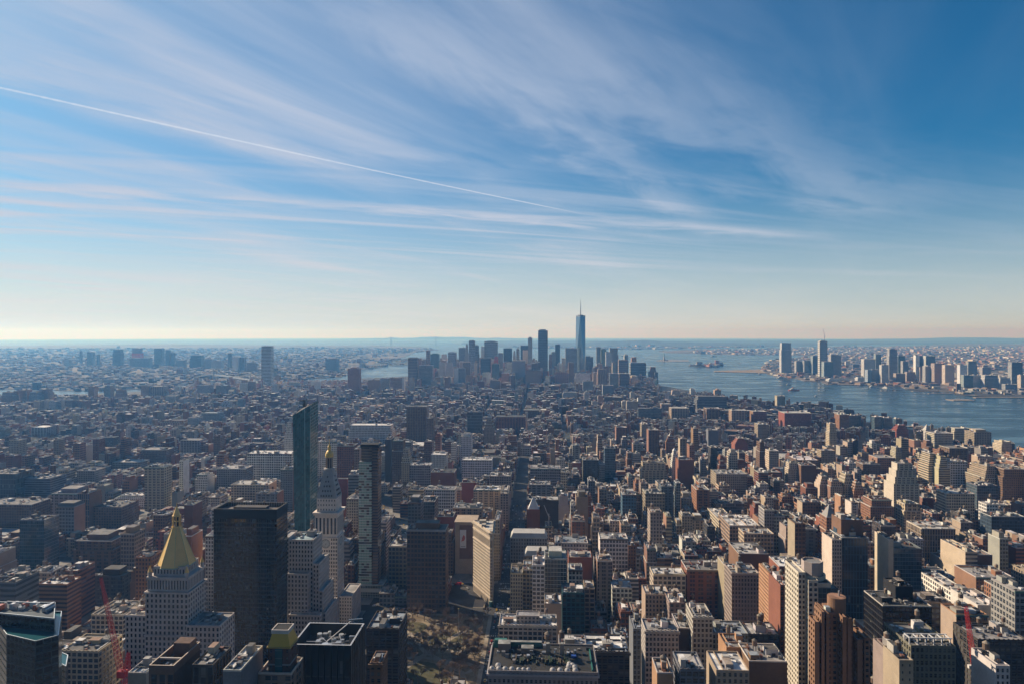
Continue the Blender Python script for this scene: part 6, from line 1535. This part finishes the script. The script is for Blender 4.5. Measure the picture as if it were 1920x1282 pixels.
def car(x, y, ang, cn, kind, label, group):
    key = (cn, kind)
    if key not in PROTO:
        cc = {'yellow': (.70, .42, .03), 'white': (.7, .7, .7), 'black': (.02, .02, .022), 'silver': (.4, .41, .43), 'red': (.4, .03, .02)}[cn]; b_, g_ = car_mesh(cc, kind)
        B, G = b_.build('body'), g_.build('window'); wh = M()
        for t0 in range(10):
            a0, a1 = t0*.628, (t0+1)*.628; wh.face([(-.12, .33*math.cos(a0), .33*math.sin(a0)), (.12, .33*math.cos(a0), .33*math.sin(a0)), (.12, .33*math.cos(a1), .33*math.sin(a1)), (-.12, .33*math.cos(a1), .33*math.sin(a1))], 'metal', (.03, .03, .03))
            wh.face([(.12, 0, 0), (.12, .33*math.cos(a0), .33*math.sin(a0)), (.12, .33*math.cos(a1), .33*math.sin(a1))], 'metal', (.1, .1, .1)); wh.face([(-.12, 0, 0), (-.12, .33*math.cos(a1), .33*math.sin(a1)), (-.12, .33*math.cos(a0), .33*math.sin(a0))], 'metal', (.1, .1, .1))
        Wm = wh.build('wheel').data; PROTO[key] = (B.data, G.data, Wm)
        for o_ in [o_ for o_ in col.objects if o_.name.split('.')[0] in ('body', 'window', 'wheel') and o_.parent is None]: bpy.data.objects.remove(o_)
    r_ = tag(empty('taxi' if cn == 'yellow' else 'truck' if kind == 'truck' else 'car', (x, y, .02)), label, 'taxi' if cn == 'yellow' else kind, group); r_.rotation_euler = (0, 0, ang)
    bd, gd, wd_ = PROTO[key]
    for nm, dd_ in (('body', bd), ('window', gd)):
        o_ = bpy.data.objects.new(nm, dd_); col.objects.link(o_); o_.parent = r_
    k_ = 1.5 if kind == 'car' else 2.6
    for sx in (-.85, .85):
        for sy in (-k_, k_): o_ = bpy.data.objects.new('wheel', wd_); col.objects.link(o_); o_.parent = r_; o_.location = (sx*(1 if kind == 'car' else 1.35), sy, .33)
rv = random.Random(9); pos = []
CN = ['yellow', 'yellow', 'white', 'white', 'black', 'silver', 'black', 'silver', 'red']
def try_car(a, b_, ang, where):
    x, y = xy(a, b_)
    if any(math.hypot(x-p, y-q) < 6.5 for p, q in pos) or near_broadway(x, y, -99): return
    pos.append((x, y)); cn = rv.choice(CN); kind = 'truck' if rv.random() < .12 and cn in ('white', 'red') else 'car'
    car(x, y, ang, cn, kind, f'{"yellow taxi" if cn == "yellow" else cn+(" box truck" if kind == "truck" else " car")} {where}', 'traffic '+where)
for b_ in range(600, 1260, 8):
    for a in (-52, -45.5, -38.5, -31.5):
        if rv.random() < (.42 if a in (-52, -31.5) else .22): try_car(a, b_+rv.uniform(-1.5, 1.5), -THETA, 'on the avenue before the wedge building' if b_ < 795 else 'in the long avenue right of the wedge building')
dB = (BW1-BW0).normalized()
for k_ in range(0, 640, 9):
    p = BW0+dB*(330+k_)
    for off_ in (-7.5, -2.5, 3, 7.5):
        if 330+k_ > 370 and rv.random() < .3:
            x, y = p.x-dB.y*off_, p.y+dB.x*off_; a, b_ = ab(x, y)
            if any(overlap((a-1, a+1, b_-1, b_+1), f_) for f_ in FOOT) or any(math.hypot(x-q0, y-q1) < 6.5 for q0, q1 in pos): continue
            pos.append((x, y)); cn = rv.choice(CN); car(x, y, math.atan2(-dB.x, dB.y), cn, 'car', f'{"yellow taxi" if cn == "yellow" else cn+" car"} on the slanting street left of the wedge building', 'traffic on the slanting street')
for s_ in (STS[4], STS[5]-3, STS[9], STS[10]):
    for a in range(-205, 240, 9):
        if rv.random() < .3 and (a < -60 or a > -24): try_car(a+rv.uniform(-1, 1), s_+rv.choice((-4.5, 0, 4.5)), -THETA+math.pi/2, 'in a cross street near the park')

# ------------------------------------------------------------------ cranes
def lattice(mm, p, q, wd, n, colr, wd2=None):
    p, q = Vector(p), Vector(q); d_ = (q-p).normalized(); u = d_.cross(Vector((0, 1, 0))).normalized(); v_ = d_.cross(u).normalized(); wd2 = wd if wd2 is None else wd2
    def c_(i, s_): w3 = wd+(wd2-wd)*i/n; return p+(q-p)*(i/n)+u*(w3/2*s_[0])+v_*(w3/2*s_[1])
    S_ = [(-1, -1), (1, -1), (1, 1), (-1, 1)]
    for k_ in range(4): mm.beam(c_(0, S_[k_]), c_(n, S_[k_]), .15, 'paint', colr)
    for i in range(n):
        for k_ in range(4): mm.beam(c_(i, S_[k_]), c_(i+1, S_[(k_+1) % 4]), .08, 'paint', colr); mm.beam(c_(i, S_[k_]), c_(i, S_[(k_+1) % 4]), .08, 'paint', colr)
rd = (.50, .025, .03)
def P3(px_, py_, d_): return (at(px_, d_), d_, hgt(py_, d_))
d = 440; t_ = Thing('tower_crane', (at(233, d), d, 0), 'red luffing crane with raised lattice boom beside the gilded pyramid tower', 'crane')
foot = P3(228, 1262, d); tip = P3(189, 1082, d+6); lattice(t_.part('boom'), foot, tip, 3.0, 34, rd, 1.2); lattice(t_.part('mast'), (at(233, d), d, 0), (at(233, d), d, foot[2]-2), 2.6, 40, rd)
t_.part('cab').box(-4, 1.5, -2, 2, foot[2]-2, foot[2]+2, Frame(at(233, d), d), 'paint', rd); lattice(t_.part('back_frame'), P3(231, 1262, d), P3(241, 1222, d), 1.4, 8, rd); lattice(t_.part('back_frame', 1), P3(243, 1268, d), P3(241, 1222, d), 1.2, 8, rd)
t_.part('cable').beam(P3(241, 1222, d), tip, .09, 'metal', (.2, .1, .1)); t_.part('counterweight').box(4, 9, -1.5, 1.5, foot[2]-2, foot[2]+1, Frame(at(233, d), d), 'masonry', (.3, .28, .26)); t_.done()
d = 450; t_ = Thing('tower_crane', (at(1834, d), d, 0), 'red lattice crane boom leaning at the lower right among dark lofts', 'crane')
lattice(t_.part('boom'), P3(1836, 1310, d), P3(1811, 1136, d), 3.2, 30, rd, 1.5); lattice(t_.part('mast'), (at(1838, d), d, 0), P3(1838, 1312, d), 2.8, 16, rd); t_.part('hoist').box(-3.5, .5, -1.2, 1.2, hgt(1252, d), hgt(1246, d), Frame(at(1826, d), d), 'paint', (.75, .73, .7)); t_.part('cab').box(-1, 4, -1.5, 1.5, hgt(1318, d), hgt(1308, d), Frame(at(1838, d), d), 'paint', rd); t_.part('cable').beam(P3(1811, 1136, d), P3(1850, 1300, d), .08, 'metal', (.2, .2, .2)); t_.done()
d = 950; t_ = Thing('roof_crane', P3(1027, 965, d), 'thin white crane boom over rooftops right of the avenue', 'crane'); t_.part('boom').beam(P3(1028, 966, d), P3(1020, 946, d), .35, 'metal', (.7, .7, .7)); t_.part('mast').beam((P3(1029, 975, d)[0], d, 20), P3(1029, 962, d), .6, 'metal', (.6, .6, .6)); t_.done()
d = 4890; t_ = Thing('tower_crane', P3(1546, 640, d), 'tiny crane on top of the unfinished far-bank tower', 'crane'); t_.part('mast').beam(P3(1546, 642, d), P3(1546, 630, d), 1.4, 'metal', (.3, .3, .32)); t_.part('boom').beam(P3(1547, 632, d), P3(1543, 617, d), 1.2, 'metal', (.3, .3, .32)); t_.done()

# ------------------------------------------------------------------ bridges
def bridge(name, label, pxa, pxb, d_a, d_b, ht, hd, ext, wdt, colr):
    A, B = Vector((at(pxa, d_a), d_a)), Vector((at(pxb, d_b), d_b)); ax = (B-A).normalized(); nr = Vector((-ax.y, ax.x)); ang = -math.atan2(ax.y, ax.x)
    t_ = Thing(name, (A.x, A.y, sag(*A)), label, 'bridge'); ln = (B-A).length
    g = lambda s_: sag(*(A+ax*s_))
    for k_, s_ in enumerate((0, ln)):
        for o_ in (-1, 1):
            p = A+ax*s_+nr*o_*wdt/2; t_.part('tower', k_).box(-4, 4, -3, 3, g(s_)-4, g(s_)+ht, Frame(p.x, p.y, ang), 'paint', colr)
        c0, c1_ = A+ax*s_-nr*wdt/2, A+ax*s_+nr*wdt/2
        for zz in (ht-6, ht*.6): t_.part('tower', k_).beam((c0.x, c0.y, g(s_)+zz), (c1_.x, c1_.y, g(s_)+zz), 3, 'paint', colr)
    n = 60; dk = t_.part('deck')
    for i in range(n):
        s0, s1 = -ext+(ln+2*ext)*i/n, -ext+(ln+2*ext)*(i+1)/n; p, q = A+ax*s0, A+ax*s1; z0, z1 = g(s0)+hd*(1 if 0 <= s0 <= ln else max(.15, 1-(max(-s0, s0-ln)/ext)**1.5)), g(s1)+hd*(1 if 0 <= s1 <= ln else max(.15, 1-(max(-s1, s1-ln)/ext)**1.5))
        for zo, k2 in ((0, 1), (-4, -1)):
            pts = [(*(p-nr*wdt/2), z0+zo), (*(q-nr*wdt/2), z1+zo), (*(q+nr*wdt/2), z1+zo), (*(p+nr*wdt/2), z0+zo)]; dk.face(pts[::k2], 'paint', (.3, .3, .3))
        for o_ in (-1, 1): a, b_ = p+nr*o_*wdt/2, q+nr*o_*wdt/2; dk.face([(*a, z0-4), (*b_, z1-4), (*b_, z1), (*a, z0)], 'paint', colr)
    for o_ in (-1, 1):
        cb = t_.part('cable', o_); prev = None
        for i in range(41):
            s_ = -ln*.4+ln*1.8*i/40; z = g(s_)+(hd+(ht-hd)*((2*s_/ln-1)**2) if 0 <= s_ <= ln else ht-(ht-hd*.8)*(max(-s_, s_-ln)/(ln*.4)))
            p = A+ax*s_+nr*o_*wdt/2; cur = (p.x, p.y, z)
            if prev: cb.beam(prev, cur, 1.1, 'paint', colr)
            prev = cur
            if i % 2 == 0: t_.part('hanger', o_).beam(cur, (p.x, p.y, g(s_)+hd), .35, 'paint', colr)
    t_.done()
bridge('suspension_bridge', 'pale suspension bridge with sagging cables across the left river', 404, 474, 4550, 4000, 84, 40, 420, 30, (.36, .38, .38))
bridge('suspension_bridge', 'faint long suspension bridge on the horizon at the harbour mouth', 733, 817, 16600, 17400, 211, 70, 700, 38, (.34, .40, .42))
# ------------------------------------------------------------------ statue, piers, boats
d = 320*1280/(676.2-622); x = at(1245.5, d*1.02); y = d*1.02; t_ = Thing('statue', (x, y, sag(x, y)), 'tiny green robed statue with raised torch on its island pedestal', 'statue'); g = sag(x, y)+1
t_.part('fort').prism([(x+42*math.cos(i*math.pi/8)*(1 if i % 2 else .75), y+42*math.sin(i*math.pi/8)*(1 if i % 2 else .75)) for i in range(16)], g, g+9, 'masonry', (.4, .36, .32), 'masonry'); t_.part('pedestal').taper(Frame(x-10, y-10).quad(0, 20, 0, 20), g+9, Frame(x-7, y-7).quad(0, 14, 0, 14), g+47, 'masonry', (.45, .4, .35)); gc_ = (.22, .38, .33); b_ = t_.part('figure')
for (r0, z0), (r1, z1) in zip([(6.2, 47), (5.6, 60), (4.6, 72), (4.4, 78), (1.6, 81), (2.1, 84), (1.9, 88)], [(5.6, 60), (4.6, 72), (4.4, 78), (1.6, 81), (2.1, 84), (1.9, 88), (.4, 90)]): b_.taper(octo(x, y, r0, 10), g+z0, octo(x, y, r1, 10), g+z1, 'paint', gc_, None)
b_.beam((x-3.2, y, g+77), (x-4.8, y, g+90), 1.2, 'paint', gc_, .8, 6); b_.beam((x+3, y, g+76), (x+4.6, y-3, g+70), 1.2, 'paint', gc_, .9, 6); t_.part('torch').cyl(x-4.9, y, .9, g+90, g+93, 'gold', (.7, .5, .15), 8, 1.2); t_.part('crown').prism(octo(x, y, 2.6, 7), g+86.5, g+87.4, 'paint', gc_, 'paint'); t_.done()
def pier(px0, px1, py_, wd, label, shed=None, name='pier', ang=0.0):
    x0, y0 = ground_from(px0, py_); x1 = at(px1, y0); fr = Frame(x0, y0, ang); t_ = Thing(name, (x0, y0, sag(x0, y0)), label, 'pier'); g = sag(x0, y0)
    t_.part('deck').box(0, x1-x0, 0, wd, g-3.5, g+.2, fr, 'masonry', (.30, .26, .22), 'masonry')
    if shed: t_.part('shed').box(shed[0]*(x1-x0), shed[1]*(x1-x0), wd*.15, wd*.85, g+.22, g+shed[2], fr, 'ribbon', shed[3], 'roofing', shed[4])
    for i in range(int((x1-x0)/14)): t_.part('pile', i).cyl(*fr.p(7+i*14, -.8), .5, g-3.6, g+.9, 'timber', (.12, .09, .07), 6)
    t_.done()
pier(1522, 1604, 775, 55, 'wide riverside pier with blue side walls and pale sports roof', (0, 1, 9, (.05, .16, .30), (.40, .36, .33)))
pier(1690, 1736, 799, 22, 'narrow pier with a small white shed jutting into the river', (.55, .7, 6, (.7, .7, .7), (.75, .75, .74)))
pier(1598, 1640, 792, 14, 'thin timber pier left of the narrow shed pier')
pier(1712, 1790, 732.5, 20, 'low dark pier on the far bank below the tan tower'); pier(1742, 1788, 737, 14, 'second low dark pier standing free off the far bank')
pier(1788, 1830, 750, 60, 'square far-bank pier under the tan building'); pier(1830, 1925, 744.5, 24, 'long low far-bank pier at the right edge'); pier(1420, 1560, 758, 16, 'long thin breakwater on the near river bank')
pier(1285, 1380, 748, 10, 'thin dark breakwater before the banded terminal')
def boat(px_, py_, ln, colr, label, ang=0.0, wake=0, name='boat'):
    x, y = ground_from(px_, py_); g = sag(x, y)-2.5; t_ = Thing(name, (x, y, g), label, 'boat'); fr = Frame(x, y, ang); b_ = ln*.26
    def hl(z, k_): return [(*fr.p(u*ln*k_, v_*b_*k_),) for u, v_ in ((-.5, -.45), (.25, -.5), (.5, 0), (.25, .5), (-.5, .45))]
    h_ = t_.part('hull'); h_.taper(hl(0, .9), g, hl(1, 1), g+ln*.07+1, 'paint', colr, 'paint'); t_.part('cabin').box(-ln*.35, ln*.18, -b_*.36, b_*.36, g+ln*.07+1.02, g+ln*.15+2, fr, 'paint', (.75, .75, .74)); t_.part('cabin', 1).box(-ln*.2, ln*.08, -b_*.25, b_*.25, g+ln*.15+2.02, g+ln*.2+3, fr, 'paint', (.7, .7, .7)); t_.part('funnel').cyl(*fr.p(-ln*.12, 0), ln*.02+.5, g+ln*.2+3, g+ln*.25+5, 'paint', colr, 8)
    if wake: 
        wv = M(); s0 = -ln*.5
        for i in range(14):
            a0, a1 = s0-wake*i/14, s0-wake*(i+1)/14; w0, w1 = b_*.35*(1-i/15)+i*.25, b_*.35*(1-(i+1)/15)+i*.25; wv.face([(*fr.p(a1, -w1), g+.14), (*fr.p(a0, -w0), g+.14), (*fr.p(a0, w0), g+.14), (*fr.p(a1, w1), g+.14)], 'foam', (0, 0, 0))
        o_ = wv.build('wake'); tag(o_, kind='structure')
    t_.done()
noisy_mat('foam', (.10, .16, .20), (.62, .66, .68), .05, .6, None, (.40, .60))
boat(1489, 731, 62, (.70, .16, .08), 'orange ferry trailing a white wake on the river', R(4), 190)
boat(1466, 708.5, 70, (.72, .72, .72), 'white ship moored at the foot of the tall pale glass tower', R(10)); boat(1478, 720, 26, (.7, .7, .7), 'small white boat in mid river above the orange ferry')
boat(1636, 724.5, 40, (.75, .75, .75), 'white boat by the far bank near the broad white office tower'); boat(1661, 727, 44, (.78, .75, .68), 'cream ferry boat leaving the far bank under the pale green tower', R(60))
boat(1171, 667, 90, (.12, .12, .14), 'dark cargo ship far out in the bay left of the statue island'); boat(1110, 679, 40, (.6, .6, .6), 'pale boat near the tallest far tower', R(30), 120); boat(1338, 668, 80, (.2, .2, .22), 'dark barge in the bay behind the islands'); boat(1425, 700.5, 30, (.5, .5, .5), 'little grey boat off the sandy spit'); boat(1722, 797, 30, (.8, .8, .8), 'white boat moored at the narrow shed pier')
boat(1530, 742, 18, (.6, .62, .65), 'small grey motorboat heading across the middle of the river', R(-20), 80)
# ------------------------------------------------------------------ the air
hz = M(); a = 80000
for pts in ([(-a, -a, -720), (-a, a, -720), (a, a, -720), (a, -a, -720)], [(-a, -a, 575), (a, -a, 575), (a, a, 575), (-a, a, 575)], [(-a, -a, -720), (a, -a, -720), (a, -a, 575), (-a, -a, 575)], [(a, -a, -720), (a, a, -720), (a, a, 575), (a, -a, 575)], [(a, a, -720), (-a, a, -720), (-a, a, 575), (a, a, 575)], [(-a, a, -720), (-a, -a, -720), (-a, -a, 575), (-a, a, 575)]): hz.face(pts, 'steam', (0, 0, 0))
ho = hz.build('haze'); bm = bmesh.new(); bm.from_mesh(ho.data); bmesh.ops.remove_doubles(bm, verts=bm.verts, dist=.1); bmesh.ops.recalc_face_normals(bm, faces=bm.faces); bm.to_mesh(ho.data); bm.free()
hm = bpy.data.materials.new('haze_air'); nt = nodes_of(hm); t = NT(nt); pv = t.n('ShaderNodeVolumePrincipled'); pv.inputs['Color'].default_value = (.15, .45, 1.0, 1)
pv.inputs['Density'].default_value = HAZE; pv.inputs['Anisotropy'].default_value = .3; pv.inputs['Absorption Color'].default_value = (1, 1, 1, 1)
t.put(t.n('ShaderNodeOutputMaterial').inputs['Volume'], pv.outputs[0]); ho.data.materials.clear(); ho.data.materials.append(hm); tag(ho, kind='stuff'); hm.cycles.homogeneous_volume = True
print('objects', len(bpy.data.objects))
